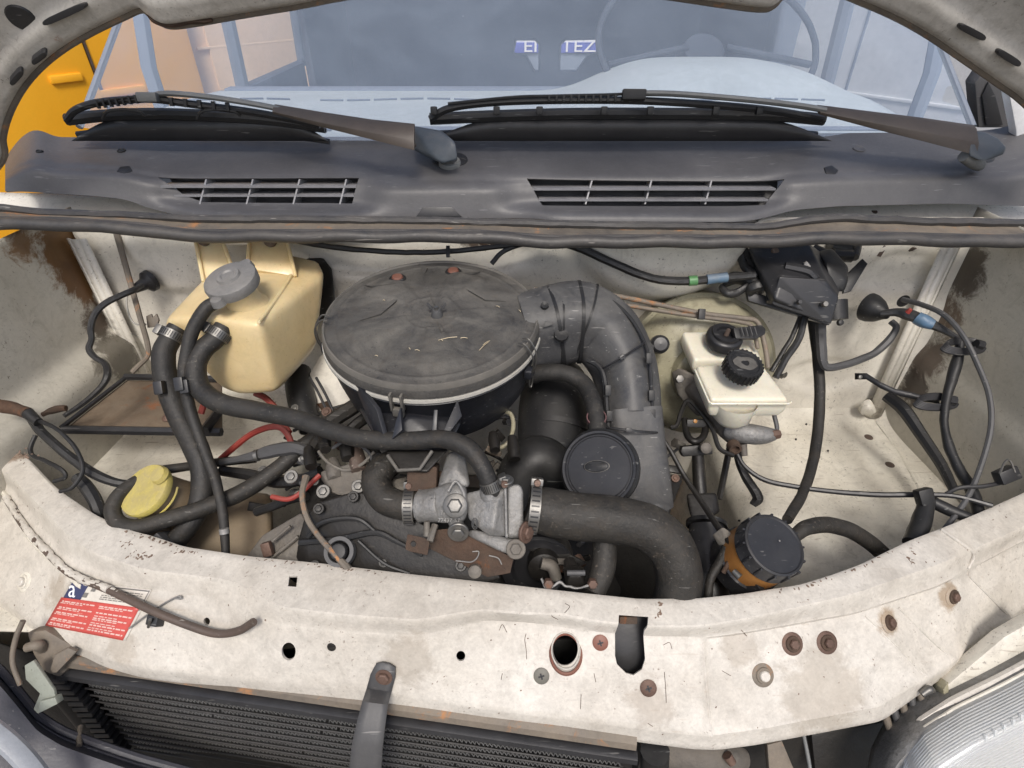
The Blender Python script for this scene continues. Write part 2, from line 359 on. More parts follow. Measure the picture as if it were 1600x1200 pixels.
m_bump = grimy('blue_grey_bumper', (.046, .048, .06), (.036, .038, .048), .42, dust=.3, dustc=(.13, .12, .13), scratch=.2, bump=.1, bscale=200)
m_dash = grimy('dashboard_with_reflection', (.54, .59, .60), (.48, .53, .54), .7, bump=.05)  # paleness is the windscreen reflection, painted into the dashboard colour
m_cab = grimy('grey_cabin_trim', (.24, .275, .34), (.20, .23, .29), .85, spec=.2, bump=.05, scale=3)
m_dkc = grimy('dark_column_trim', (.07, .08, .10), (.06, .07, .09), .8, spec=.1)
m_pill = grimy('blue_grey_pillar', (.21, .24, .29), (.17, .20, .25), .5, bump=.05)
m_blue = grimy('blue_sign_band', (.10, .12, .50), (.08, .10, .42), .5, bump=.02)
m_wtxt = grimy('white_lettering', (.85, .85, .86), (.8, .8, .82), .5, bump=.0)
m_dark = grimy('oily_dark_metal', (.009, .0085, .008), (.016, .0145, .013), .42, mottle=.7, spec=.4, dust=.22, dustc=(.045, .038, .031), scratch=.2, scratchc=(.15, .135, .11), bump=.25, bscale=60)
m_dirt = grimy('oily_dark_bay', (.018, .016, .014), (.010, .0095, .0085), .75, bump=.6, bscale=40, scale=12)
m_ground = grimy('ground_earth', (.17, .15, .125), (.13, .115, .095), .9, bump=.4, bscale=30, scale=4)
m_sred = grimy('red_sticker', (.55, .07, .06), (.50, .09, .075), .4, bump=.05, scratch=.3, scratchc=(.6, .5, .42))
m_snavy = grimy('navy_sticker_mark', (.04, .05, .12), (.05, .055, .12), .4, bump=.05)
m_swht = grimy('white_sticker', (.66, .63, .57), (.6, .56, .5), .45, bump=.05, speck=.3)
m_sprt = grimy('pink_print', (.68, .50, .44), (.62, .42, .38), .5, bump=0)
m_sblk = grimy('grey_print', (.16, .15, .14), (.2, .19, .18), .5, bump=0)
m_straw = grimy('straw', (.5, .43, .3), (.4, .33, .22), .8)
m_btape = grimy('blue_tape', (.04, .13, .26), (.10, .16, .2), .4, dust=.4, bump=.3)
m_gtape = grimy('green_tape', (.10, .26, .10), (.08, .2, .08), .4, bump=.3)
m_lwhite = grimy('pale_blue_trim', (.20, .24, .30), (.16, .19, .24), .4, bump=.03)

def glassy(name, dustc=(.58, .68, .80), dust=.20, refl=.5, spots=True, rough=.03):  # bluish default veil mixes dust with a painted sky reflection
    mt, n, out = nodes_of(name); L = n.links
    pos = N(n, 'ShaderNodeNewGeometry').outputs['Position']
    tr = N(n, 'ShaderNodeBsdfTransparent'); tr.inputs[0].default_value = (.97, .98, .99, 1)
    df = N(n, 'ShaderNodeBsdfDiffuse'); df.inputs[0].default_value = (*dustc, 1)
    f = ramp(n, noise_(n, pos, 7, 6, .7, .5), .3, .75, dust * .75, dust * 1.25)
    if spots: f = math_(n, 'MAXIMUM', f, ramp(n, noise_(n, pos, 120, 2, .5), .77, .80, 0, .5))
    m1 = N(n, 'ShaderNodeMixShader'); L.new(f, m1.inputs[0]); L.new(tr.outputs[0], m1.inputs[1]); L.new(df.outputs[0], m1.inputs[2])
    gl = N(n, 'ShaderNodeBsdfGlossy'); gl.inputs['Roughness'].default_value = rough; gl.inputs[0].default_value = (.9, .95, 1, 1)
    ge = N(n, 'ShaderNodeNewGeometry'); dt = N(n, 'ShaderNodeVectorMath', operation='DOT_PRODUCT'); L.new(ge.outputs['Normal'], dt.inputs[0]); L.new(ge.outputs['Incoming'], dt.inputs[1])
    sch = math_(n, 'POWER', math_(n, 'SUBTRACT', 1.0, math_(n, 'ABSOLUTE', dt.outputs['Value'])), 5.0)   # Schlick, alike from both sides of the pane
    fr = math_(n, 'MULTIPLY_ADD', sch, .92, .08)
    m2 = N(n, 'ShaderNodeMixShader'); L.new(math_(n, 'MULTIPLY', fr, refl * 3, clamp=True), m2.inputs[0]); L.new(m1.outputs[0], m2.inputs[1]); L.new(gl.outputs[0], m2.inputs[2])
    L.new(m2.outputs[0], out.inputs[0]); return mt
m_glass = glassy('dust_and_sky_veil_glass')  # diffuse layer is dust plus the washed-out reflection of the sky
m_sglass = glassy('side_window_glass', dust=.02, refl=.2, spots=False)
m_lens = glassy('headlamp_lens', dustc=(.80, .80, .78), dust=.42, refl=.35, spots=False, rough=.15)

# ------------------------------------------------------------------ small shared pieces
def hexbolt(par, p, n, r, mt, name='bolt', washer=1.6, mw=None, h=.7):
    fr = frame(p, n); m = M()
    hx = lathe(fr, [(0, r*h), (r*.8, r*h), (r, r*h*.8), (r, -r*.3)], 6)
    o = part(name, bev(hx, r*.08), mt, par)
    if washer: part('washer', lathe(fr, [(0, .0012), (r*washer*.92, .0012), (r*washer, .0004), (r*washer, -.002)], 24), mw or mt, par)
    return o
def band_clamp(par, c, axis, r, wdt=.012, scr=None):
    """worm-drive clamp round a hose: band with slots, housing and screw"""
    fr = frame(c, axis)
    b = part('hose_clamp', lathe(fr, [(r*1.02, -wdt/2), (r*1.07+.0008, -wdt/2), (r*1.07+.0008, wdt/2), (r*1.02, wdt/2), (r*1.02, -wdt/2)], 36), m_steel, par)
    sl_ = M()
    for k in range(30):
        a = 2*math.pi*k/30; q = fr @ V(((r*1.07+.001)*math.cos(a), (r*1.07+.001)*math.sin(a), 0))
        f2 = frame(q, fr.to_3x3() @ V((math.cos(a), math.sin(a), 0)), fr.to_3x3() @ V((0, 0, 1)))
        sl_.join(box(f2, wdt*.72, r*.07, .0006, 0))
    part('slot', sl_, m_blackc, b, kind='stuff')
    s_ = V(scr) if scr is not None else UP
    s_ = (s_ - V(axis).normalized() * s_.dot(V(axis).normalized())).normalized()
    q = V(c) + s_ * (r*1.07+.004); tdir = V(axis).normalized().cross(s_)
    part('screw_housing', box(frame(q, s_, tdir), .014, wdt*1.15, .008, .001), m_steel, b)
    part('screw', lathe(frame(q + tdir*.007, tdir), [(0, .006), (.0035, .006), (.004, .005), (.004, -.004)], 12), m_rbolt, b)
    return b
def zip_tie(par, c, axis, r, mt=None, sx=1, sy=1, w_=.0035):
    fr = frame(c, axis, V((1, 0, 0)))
    o = part('cable_tie', lathe(fr, [(r, -w_/2), (r+.0015, -w_/2), (r+.0015, w_/2), (r, w_/2), (r, -w_/2)], 32, sx, sy), mt or m_blackc, par); return o

# ================================================================== SETTING
g = M(); g.add([(-60, -40, 0), (60, -40, 0), (60, 80, 0), (-60, 80, 0)], [(0, 1, 2, 3)])
solo('ground', g, m_ground, kind='structure')

# ================================================================== VAN BODY (bay walls, windscreen, cabin)
van = thing('white_van', 'open-fronted cream white van whose engine bay, windscreen and cabin fill the photo', 'van', V((0, .9, 0)))
# firewall, pressed sheet with shallow bulges
def firewall(u, v):
    x = -.712 + 1.475 * u; z = .60 + .575 * v; y = .90
    def bulge(px, py, rx, rz, h, k=3):
        c = PY(px, py, .9); q = ((x-c.x)/rx)**2 + ((z-c.z)/rz)**2
        return h * max(0, 1 - q) ** .5 if q < 1 and k == 2 else h * (1/(1+math.exp(min(40,(q-1)*7))))
    y -= bulge(1040, 355, .135, .115, .05) + bulge(270, 400, .075, .06, .014) + bulge(1405, 425, .06, .035, -.008) + bulge(1290, 585, .075, .035, -.008)
    y -= bulge(640, 400, .20, .04, -.015) + bulge(1430, 560, .02, .12, .01)
    y += .0025 * mnoise.noise(V((x*6, 0, z*6)))
    return V((x, y, z))
fwm = grid(firewall, 170, 90)
fw = part('firewall', fwm, m_fire, van, ang=60, solid=.002)
fwt = bvh(fwm)
# folded corner strips between the firewall and the side walls
for sx, x0, pa, pb in ((-1, -.70, (135, 372), (262, 640)), (1, .742, (1470, 385), (1352, 650))):
    m = M()
    a0 = PY(pa[0], pa[1], .885); b0 = PY(pb[0], pb[1], .885)
    wd = .028 * sx
    for k, (o1, o2, yy) in enumerate(((0, .3, 0), (.3, .75, -.006), (.75, 1.1, 0))):
        q = [a0 + V((o1*wd, yy if k == 1 else (-.0 if k == 0 else -.006), 0)), a0 + V((o2*wd, -.006 if k < 2 else 0, 0)), b0 + V((o2*wd, -.006 if k < 2 else 0, 0)), b0 + V((o1*wd, yy if k == 1 else (0 if k == 0 else -.006), 0))]
        m.add(q, [(0, 1, 2, 3)])
    part('corner_flange', m, m_fire, van, solid=.003)
# side walls with a crease, a lower step and lumps
def sidewall(x0, xf, sg, crz, step):
    def fn(u, v):
        y = .92 - .72 * u; z = .55 + .635 * v
        x = x0 + (xf - x0) * u
        x += -sg * step * (1/(1+math.exp(max(-40,min(40,(z-crz)*160)))))
        x += .004 * mnoise.noise(V((y*5, z*5, sg)))
        return V((x, y, z))
    return fn
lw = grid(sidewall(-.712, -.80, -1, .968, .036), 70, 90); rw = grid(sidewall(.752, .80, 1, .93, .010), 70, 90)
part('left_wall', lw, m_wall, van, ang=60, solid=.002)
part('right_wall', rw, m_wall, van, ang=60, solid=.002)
lwt, rwt = bvh(lw), bvh(rw)
# right apron: flat shelf, rolled inner edge, drops to the chassis leg; wheel arch hump in front
def apron(sg, xw, xi, z0, hump):
    def fn(u, v):
        y = .905 - .50 * v
        if u < .62: x = xw + (xi - xw) * (u/.62); z = z0
        else:
            t = (u - .62) / .38; a = min(1, t*2) * math.pi/2
            x = xi - sg * .05 * math.sin(a); z = z0 - .05*(1-math.cos(a)) - max(0, t-.5)*2*.32
            x -= sg * max(0, t-.5)*2*.03
        q = ((x - hump[0])/hump[2])**2 + ((y - hump[1])/hump[3])**2
        z += hump[4]*math.exp(-q*1.6)
        if u < .62: z += .03 * math.exp(-((.905-y)/.022))
        z += .003*mnoise.noise(V((x*9, y*9, 3)))
        return V((x, y, z))
    return fn
ra = grid(apron(1, .756, .44, .762, (.60, .58, .16, .12, .018)), 90, 80); rat = bvh(ra)
la = grid(apron(-1, -.76, -.42, .82, (-.52, .62, .12, .10, .035)), 90, 80); lat = bvh(la)
ap_r = part('apron', ra, m_apron, van, ang=60, solid=.003); part('apron', la, m_apron, van, ang=60, solid=.003)
# apron seam bead, holes and little clips on the right apron
seam = [hit(rat, x, y)[0] + V((0, 0, .001)) for x, y in ((1368, 658), (1392, 690), (1420, 735), (1445, 785), (1462, 840))]
part('seam_sealer', rough_up(tube(seam, .0028, 6), .0012, 140), m_apron, van)
for (x, y, rx) in ((1357, 684, 8), (1390, 727, 8)):
    p, n = hit(rat, x, y); part('plug', lathe(frame(p, n), [(0, .002), (.0075, .002), (.009, .0005), (.009, -.002)], 20), m_stay, van)
for (x, y) in ((1259, 664), (1243, 688), (1293, 706), (1157, 814)):
    p, n = hit(rat, x, y); part('stud', lathe(frame(p, n), [(0, .004), (.0018, .004), (.0018, -.001)], 8), m_dark, van)
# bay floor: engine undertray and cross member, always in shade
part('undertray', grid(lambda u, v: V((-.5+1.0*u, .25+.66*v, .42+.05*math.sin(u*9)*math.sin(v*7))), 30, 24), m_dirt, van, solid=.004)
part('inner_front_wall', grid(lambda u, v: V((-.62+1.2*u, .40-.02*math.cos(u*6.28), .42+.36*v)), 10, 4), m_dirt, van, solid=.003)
# lump of sealer at the foot of the right flange
p = PY(1357, 640, .87); part('sealer_lump', rough_up(lathe(frame(p, (0, -1, 0)), [(0, .006), (.008, .005), (.014, .001), (.014, -.01)], 16), .005, 60), m_apron, van)
# grommet, bolt and plug on the right of the firewall
for (x, y, r_) in ((1224, 586, .0085),):
    p, n = hit(fwt, x, y); hexbolt(van, p, n, r_*.6, m_steel, washer=1.7)
p, n = hit(fwt, 1411, 470); part('hole', lathe(frame(p, n), [(0, .0015), (.011, .0015), (.0125, -.001)], 20), m_blackc, van)
for (x, y) in ((1378, 392), (1421, 392)):
    p, n = hit(fwt, x, y); part('slot', box(frame(p, n, (.25, 0, 1)), .02, .008, .002, .0005), m_stay, van)
for (x, y, r_) in ((740, 378, .03),):
    p, n = hit(fwt, x, y); part('rust_hole', rough_up(lathe(frame(p, n), [(0, .001), (r_, .001), (r_, -.001)], 30, 1.3, .5), .008, 50), m_rust, van)

# scuttle rail: cream sheet showing between plastic scuttle and rubber seal at both ends
rail = grid(lambda u, v: PY(-60+1760*u, 300+ (52)*v + 4*math.sin(u*9), .965-.065*v), 60, 6)
part('scuttle_rail', rail, m_fire, van, solid=.002)
for (x, y) in ((1366, 331), (1358, 338)):
    p, n = hit(bvh(rail), x, y); part('clip_hole', lathe(frame(p, n), [(0, .001), (.005, .001), (.005, -.001)], 14), m_rust, van)

# --- windscreen
SL = R(38)
def ws(u, v):
    x = -.775 + 1.60 * u; c = (2*u-1)
    y = 1.005 + .10*c*c*c*c + math.cos(SL)*.75*v; z = 1.266 + math.sin(SL)*.75*v
    x *= (1 - .10*v)
    return V((x, y, z))
wsm = grid(ws, 40, 20); part('windscreen', wsm, m_glass, van, ang=80)
wst = bvh(wsm)
part('windscreen_trim', tube([ws(0, v/10) for v in range(11)], .006, 8), m_pill, van)
part('windscreen_trim', tube([ws(1, v/10) for v in range(11)], .006, 8), m_pill, van)
# frit band of dots along the base of the glass (printed): fine pale line strips
for k in range(26):
    x0 = 205 + k*42
    if 470 < x0 < 1300 or x0 < 440:
        a = hit(wst, x0, 152 + 1.5*math.sin(k))[0]; b_ = hit(wst, x0+36, 152 + 1.5*math.sin(k+1))[0]
        part('printed_bar', tube([a + V((0, .004, -.004)), b_ + V((0, .004, -.004))], .0016, 6, n=1), m_lwhite, van)
# --- cabin: dashboard, steering wheel, seats, pillars, cargo bay, rear doors
def dash(u, v):
    x = -.74 + 1.52*u; y = 1.07 + .55*v
    z = 1.238 + .012*math.sin(v*3.1)
    q = ((x-.46)/.27); z += .075*math.exp(-q**4) * (1/(1+math.exp(-(v-.45)*14)))
    return V((x, y, z))
part('dashboard', grid(dash, 80, 30), m_dash, van, ang=70, solid=.01)
for k in range(3):
    x0 = (-.42, -.12, .62)[k]
    part('demister_vent', box(frame(V((x0, 1.16, 1.252)), (0, 0, 1)), .16, .018, .004, .001), m_cab, van)
part('dash_front', box(frame(V((.02, 1.63, 1.05)), (0, 0, 1)), 1.5, .04, .4, .01), m_cab, van)
sw = []; wc = V((.485, 1.66, 1.345)); wf = frame(wc, V((0, -.62, .78)))
part('steering_wheel', tube([wf @ V((.27*math.cos(a), .24*math.sin(a), 0)) for a in [2*math.pi*k/28 for k in range(29)]], .008, 10, n=2), m_dkc, van)
part('wheel_hub', lathe(wf, [(0, -.02), (.05, -.02), (.065, -.05), (.03, -.12)], 24), m_dkc, van)
for a in (-.3, 3.44, -1.57):
    part('wheel_spoke', tube([wf @ V((.05*math.cos(a), .05*math.sin(a), 0)), wf @ V((.26*math.cos(a), .23*math.sin(a), 0))], .008, 8, n=2), m_dkc, van)
for x0 in (-.42, .0, .5):
    part('seat_back', bev(box(frame(V((x0, 2.05, .93)), (0, .1, 1)), .40, .16, .50, .0, .85), .04, 3), m_cab, van)
# partition frame between cab and cargo bay
for x0, w_ in ((.99, .08),):
    part('b_pillar', box(frame(V((x0, 2.46, 1.2)), (0, 0, 1)), w_, .10, 1.9, .01), m_pill, van)
part('cargo_wall', box(frame(V((-.86, 3.14, 1.15)), (0, 0, 1)), .03, .74, 1.7, .0), m_cab, van)
part('cargo_wall', box(frame(V((.98, 2.98, 1.15)), (0, 0, 1)), .03, 1.06, 1.7, .0), m_cab, van)
part('cargo_floor', box(frame(V((.05, 2.3, .55)), (0, 0, 1)), 1.9, 2.6, .03, .0), m_cab, van)
part('roof', box(frame(V((.05, 2.65, 1.93)), (0, 0, 1)), 1.9, 1.9, .03, .0), m_cab, van)
rdm = box(frame(V((.06, 3.5, 1.15)), (0, 0, 1)), 1.9, .04, 1.65, .0)
rd = part('rear_door', rdm, m_cab, van)
def winhole(x0, x1, y0, y1, yy=3.5):
    c = [PY(x0, y0, yy), PY(x1, y0, yy), PY(x1, y1, yy), PY(x0, y1, yy)]
    return c
holes = []
for pts in (((806, 62), (836, 62), (843, 70), (843, 112), (835, 112), (822, 88), (802, 84)), ((876, 70), (884, 62), (932, 61), (940, 80), (918, 90), (902, 112), (874, 112))):
    q = [PY(x, y, 3.45) for x, y in pts]; holes.append(bev(prism(q, .12, 0, dirn=(0, 1, 0)), 0))
    part('window_frame', tube([p + V((0, .02, 0)) for p in q + [q[0]]], .006, 6, smooth=False), m_lwhite, van)
cut(rd, holes)
# A-pillars, side door glass with frames
for sx, xw in ((-1, -.88), (1, .97)):
    ya, yb, ym = ((1.58, 2.74, 2.06), (1.50, 2.42, 1.95))[sx > 0]
    fr_pts = [V((xw, ya, 1.17)), V((xw, ya, 1.30)), V((xw*.97, ya+.15, 1.85)), V((xw*.97, yb, 1.85)), V((xw, yb, 1.17)), V((xw, ya, 1.17))]
    part('door_frame', tube(fr_pts, .018, 8, smooth=False), m_pill, van)
    mm = M(); mm.add(fr_pts[:5], [(0, 1, 2, 3, 4)]); part('side_window', mm, m_sglass, van)
    part('door_panel', box(frame(V((xw, 1.95, .85)), (0, 0, 1)), .05, 1.5, .66, .01), m_cab, van)
    part('quarter_post', tube([V((xw*.985, ym, 1.18)), V((xw*.975, ym+.03, 1.84))], .022, 8, n=2), m_pill, van)
# outer right door corner: small dark quarter window in the black pillar
q = [PY(x, y, 1.16) for x, y in ((1529, 200), (1523, 130), (1545, 98), (1560, 120), (1588, 200))]
qp = part('pillar_cover', prism(q, .03, .004), m_cowl, van)
q = [PY(x, y, 1.155) for x, y in ((1541, 196), (1535, 150), (1545, 128), (1556, 150), (1568, 196))]
part('quarter_glass', prism(q, .005, .002), m_blackc, qp)
# a pale outer wing and door strip to the far right and far left of the scuttle
part('wing', prism([PY(x, y, 1.0) for x, y in ((1588, 205), (1572, 120), (1700, 160), (1700, 420), (1590, 420))], .02, .003), m_white, van)

# ================================================================== VEHICLES AROUND
# orange van parked at an angle close on the left, added peach body behind it carries the sky reflection
VE = V((.634, .773, 0)); VN = V((.773, -.634, 0)); VO = V((-1.67, 2.95, 0))
def vfr(t, z, off=0): return frame(VO + VE*t + VN*off + V((0, 0, z)), VN, VE)
ov = thing('orange_van', 'orange van parked close on the left, seen past the scuttle and through the windscreen', 'van', VO - VE*1.2)
part('body', box(vfr(-1.17, 1.2, -.8), 2.86, 1.9, 1.6, .05), m_orange, ov)
part('rubbing_strip', box(vfr(-1.3, 1.045, .004), 2.56, .03, .02, .006), m_orange, ov)
part('rubbing_strip', box(vfr(-1.3, 1.005, .003), 2.56, .012, .014, .004), m_orange, ov)
part('door', box(vfr(-.52, 1.25, .006), .62, 1.7, .02, .008), m_orange, ov)
part('door_gap', box(vfr(-.20, 1.25, .001), .012, 1.7, .01, .002), m_stay, ov)
part('door_handle', box(vfr(-.32, 1.12, .02), .12, .03, .02, .006), m_orange, ov)
part('wheel', lathe(frame(VO - VE*2.0 + V((0, 0, .33)), VN), [(0, .05), (.18, .06), (.2, .04), (.3, .05), (.33, .02), (.33, -.15)], 40), m_blackc, ov)
pv = thing('reflection_stand_in_van', 'added peach van side behind the passenger side of the windscreen, its colour standing for sky reflection over the orange van', 'van', VO + VE*.9)
part('body', box(vfr(1.06, 1.2, -.85), 1.55, 1.95, 1.5, .04), m_peach_refl, pv)
for t0, w_ in ((.62, .50), (1.30, .66)): part('stand_in_panel', box(vfr(t0, 1.2, -.095), w_, 1.5, .02, .012), m_peach_refl, pv)
part('rubbing_strip', box(vfr(1.06, 1.17, -.09), 1.5, .012, .012, .003), m_peach_refl, pv)
part('wheel', lathe(frame(VO + VE*.7 - VN*.10 + V((0, 0, .33)), VN), [(0, .05), (.18, .06), (.2, .04), (.3, .05), (.33, .02), (.33, -.15)], 40), m_blackc, pv)  # wheel of the added stand-in van
# white van on the right
WE = V((-.634, .773, 0)); WN = V((-.773, -.634, 0)); WO = V((1.62, 2.9, 0))
def wfr(t, z, off=0): return frame(WO + WE*t + WN*off + V((0, 0, z)), WN, WE)
wv = thing('white_panel_van', 'white panel van beyond the driver side window on the right', 'van', WO - WE)
part('body', box(wfr(-1.0, 1.3, -.8), 3.6, 2.1, 1.6, .05), m_white, wv)
for z_ in (1.02, 1.56, 1.62): part('body_rib', box(wfr(-1.0, z_, .003), 3.5, .014, .012, .004), m_white, wv)
for t_ in (.10, -.75): part('door_gap', box(wfr(t_, 1.3, .001), .012, 1.7, .008, .002), m_pill, wv)
part('wheel', lathe(frame(WO - WE*1.9 + V((0, 0, .33)), WN), [(0, .05), (.18, .06), (.2, .04), (.3, .05), (.33, .02), (.33, -.15)], 40), m_blackc, wv)
# lettered vehicle seen through the rear door glass
YB = 6.0
bv = thing('lettered_minibus', 'white minibus with a blue lettered band seen through the rear door windows', 'minibus', V((.4, YB+.3, 0)))
a = PY(700, 67, YB); b_ = PY(1030, 83, YB)
part('front', box(frame(V(((a.x+b_.x)/2, YB+.6, 1.0)), (0, 0, 1)), 2.3, 1.1, 1.5, .05), m_white, bv)
bm_ = part('sign_band', box(frame(V(((a.x+b_.x)/2, YB+.03, (a.z+b_.z)/2)), (0, -1, 0), (1, 0, 0)), (b_.x-a.x), abs(a.z-b_.z), .04, .002), m_blue, bv)
for s_, px in (('EI', 817), ('TEZ', 876)):
    o_ = PY(px, 81, YB); part('lettering', textmesh(s_, .135, Matrix.Translation(o_) @ Matrix.Rotation(R(90), 4, 'X') @ Matrix.Diagonal((1.35, 1, 1, 1)), .003), m_wtxt, bm_)
g_ = PY(870, 108, YB); part('glass', box(frame(V((g_.x, YB+.04, g_.z)), (0, -1, 0)), 1.6, .26, .03, .01), m_lwhite, bv)

# ================================================================== FRONT PANEL (slam panel)
T1 = [(-160,600),(0,690),(40,712),(90,765),(150,805),(200,828),(240,838),(290,855),(380,868),(500,880),(640,897),(800,914),(860,921),(960,932),(1000,936),(1090,935),(1160,928),(1250,914),(1300,898),(1345,882),(1420,845),(1475,824),(1540,797),(1600,770),(1760,690)]
T2 = [(-160,640),(0,732),(50,782),(100,835),(144,867),(228,894),(300,903),(357,909),(400,930),(435,951),(535,963),(652,972),(688,966),(754,955),(814,960),(880,962),(928,973),(1012,981),(1090,981),(1150,973),(1225,957),(1339,930),(1468,885),(1530,858),(1600,826),(1760,750)]
T3 = [(-160,652),(0,745),(50,800),(100,862),(144,888),(228,919),(300,928),(345,937),(385,958),(425,972),(535,985),(652,991),(690,985),(754,969),(814,972),(880,978),(928,987),(1012,994),(1090,995),(1150,988),(1225,975),(1339,954),(1468,912),(1530,878),(1600,842),(1760,766)]
T4 = [(-160,850),(0,942),(36,966),(87,999),(120,1014),(168,1035),(240,1050),(400,1067),(480,1075),(568,1084),(670,1098),(760,1113),(880,1127),(1000,1143),(1084,1153),(1108,1155),(1195,1143),(1290,1125),(1372,1110),(1405,1089),(1486,1042),(1530,1005),(1585,964),(1600,952),(1760,850)]
T5 = [(-160,860),(0,956),(36,980),(87,1013),(120,1028),(168,1048),(240,1062),(400,1081),(565,1101),(670,1114),(880,1141),(1000,1160),(1084,1171),(1120,1172),(1180,1164),(1290,1144),(1378,1127),(1402,1110),(1477,1056),(1530,1019),(1570,988),(1600,962),(1760,860)]
def rowpt(px, t):
    """t 0..1 across the panel, rear rim to bottom lip"""
    y1, y2, y3, y4, y5 = [sinterp(T, px, 7 if i in (0, 3, 4) else 9) for i, T in enumerate((T1, T2, T3, T4, T5))]
    step = .010/(1+math.exp(max(-40, min(40, -(px-1505)/5))))           # the raised corner piece drops to the wing at the right
    k = [(0, y1+5, .905), (.04, y1+1, .924), (.07, y1, .930), (.10, y1+4, .9315), (.30, y2-4, .928), (.335, y2, .9255), (.40, y3, .9050), (.44, y3+5, .902), (.90, y4-5, .834), (.93, y4, .829), (.99, y5, .812), (1.0, y5, .808)]
    for a, b in zip(k, k[1:]):
        if a[0] <= t <= b[0]: break
    q = (t-a[0])/(b[0]-a[0]); py = a[1]+(b[1]-a[1])*q; z = a[2]+(b[2]-a[2])*q - step
    if t >= .44:
        # shallow pressed recesses on the right half of the face, seen at a low angle
        if px > 1098: z -= .0045/(1+math.exp(max(-40, min(40, -(px-1103)/2.5)))) * (1/(1+math.exp(max(-40, min(40, ((t-.86)*60))))))
        c = 1452+(t-.6)*170; z -= .006*math.exp(-((px-c)/62)**4)*math.exp(-((t-.62)/.22)**6)
        c2 = 1392+(t-.6)*150; z += .004*math.exp(-((px-c2)/16)**2)
    p = PZ(px, py, z)
    if t in (0,): p = p + V((0, .004, 0))
    p.z += .0007*mnoise.noise(p*12)
    return p
TS = [0, .04, .07, .10, .14, .18, .22, .26, .30, .32, .335, .36, .38, .40, .42, .44, .48, .52, .56, .60, .64, .68, .72, .76, .80, .84, .87, .90, .915, .93, .95, .97, .99, 1.0]
NU = 380; pm = M(); vv = []
for t in TS:
    for i in range(NU+1): vv.append(rowpt(-140+1880*i/NU, t))
W1 = NU+1
pm.add(vv, [(j*W1+i, j*W1+i+1, (j+1)*W1+i+1, (j+1)*W1+i) for j in range(len(TS)-1) for i in range(NU)])
pt = bvh(pm)
# closed shell 3 mm thick so that holes show an edge
sh = shellgrid(pm, NU, len(TS)-1, .003)
fp = part('front_panel', sh, m_panel, van, ang=50)
def pillcut(px, py, rx, ry, depth_=.02, k=24, pts=None):
    p, n = hit(pt, px, py); 
    if pts is None: pts = [(px+rx*math.cos(2*math.pi*i/k), py+ry*math.sin(2*math.pi*i/k)) for i in range(k)]
    q = [hit(pt, x, y)[0] for x, y in pts]; c = sum(q, V((0,0,0)))/len(q)
    q = [c + (a-c) - n*((a-c).dot(n)) + n*depth_*.6 for a in q]
    return prism(q, depth_*1.6, 0, dirn=-n)
slotp = [(967, 961), (1013, 964), (1012, 976), (1007, 985), (1008, 1030), (1003, 1046), (990, 1055), (978, 1052), (964, 1038), (961, 1025), (961, 990), (966, 975)]
cut(fp, [pillcut(882, 1014, 21, 26), pillcut(451, 1018, 11, 14), pillcut(720, 1025, 7, 8), pillcut(323, 971, 5, 6), pillcut(987, 1010, 0, 0, .03, pts=slotp),
         pillcut(457, 908, 0, 0, pts=[(452, 900), (465, 900), (463, 917), (450, 916)])])
# raised collar round the large hole, slot liner and latch behind
p, n = hit(pt, 884, 1016); n2 = (n + UP*.15).normalized()
part('hole_collar', lathe(frame(p + n*.0005 - UP*.0035, n2), [(.0165, -.012), (.0168, .0015), (.0185, .0025), (.020, .0008), (.0205, -.001)], 40, .92, 1.12), m_plug, van)
part('hole_lip', lathe(frame(p + n*.001, n2), [(.0157, -.012), (.0160, .0018), (.0172, .0028), (.0180, .001), (.0180, -.002)], 40, .92, 1.12), m_panel, van)
p, n = hit(pt, 987, 1010)
lk = [(-.024, .034), (.022, .034), (.022, -.02), (.012, -.034), (-.012, -.034), (-.022, -.02)]
part('latch_slot_box', box(frame(p - n*.030, n), .06, .075, .01, .002), m_blackc, van)
part('latch', box(frame(hit(pt, 984, 974)[0] - n*.014, n), .020, .008, .008, .002), m_rust, van)
# dark box-section behind the panel
# fixings on the face: crosshead screws and washered bolts
def cross_screw(px, py, r_, mt):
    p, n = hit(pt, px, py); fr = frame(p, n)
    s_ = part('screw', lathe(fr, [(0, .0022), (r_*.75, .002), (r_, .0009), (r_, -.001)], 28), mt, fp)
    m = M()
    for a in (.3, .3+math.pi/2): m.join(box(frame(p + n*.0022, n, fr.to_3x3() @ V((math.cos(a), math.sin(a), 0))), r_*.75, r_*.2, .0012, 0))
    part('screw_recess', m, m_blackc, fp)
cross_screw(846, 1056, .0088, grimy('grey_screw', (.15, .145, .12), (.11, .10, .09), .55, bump=.2))
cross_screw(938, 1004, .0086, m_plug); cross_screw(1013, 1075, .0090, m_rbolt)
p, n = hit(pt, 518, 1011); part('plug', lathe(frame(p, n), [(0, .0018), (.0042, .0016), (.0052, .0003), (.0052, -.001)], 20), m_dark, fp)
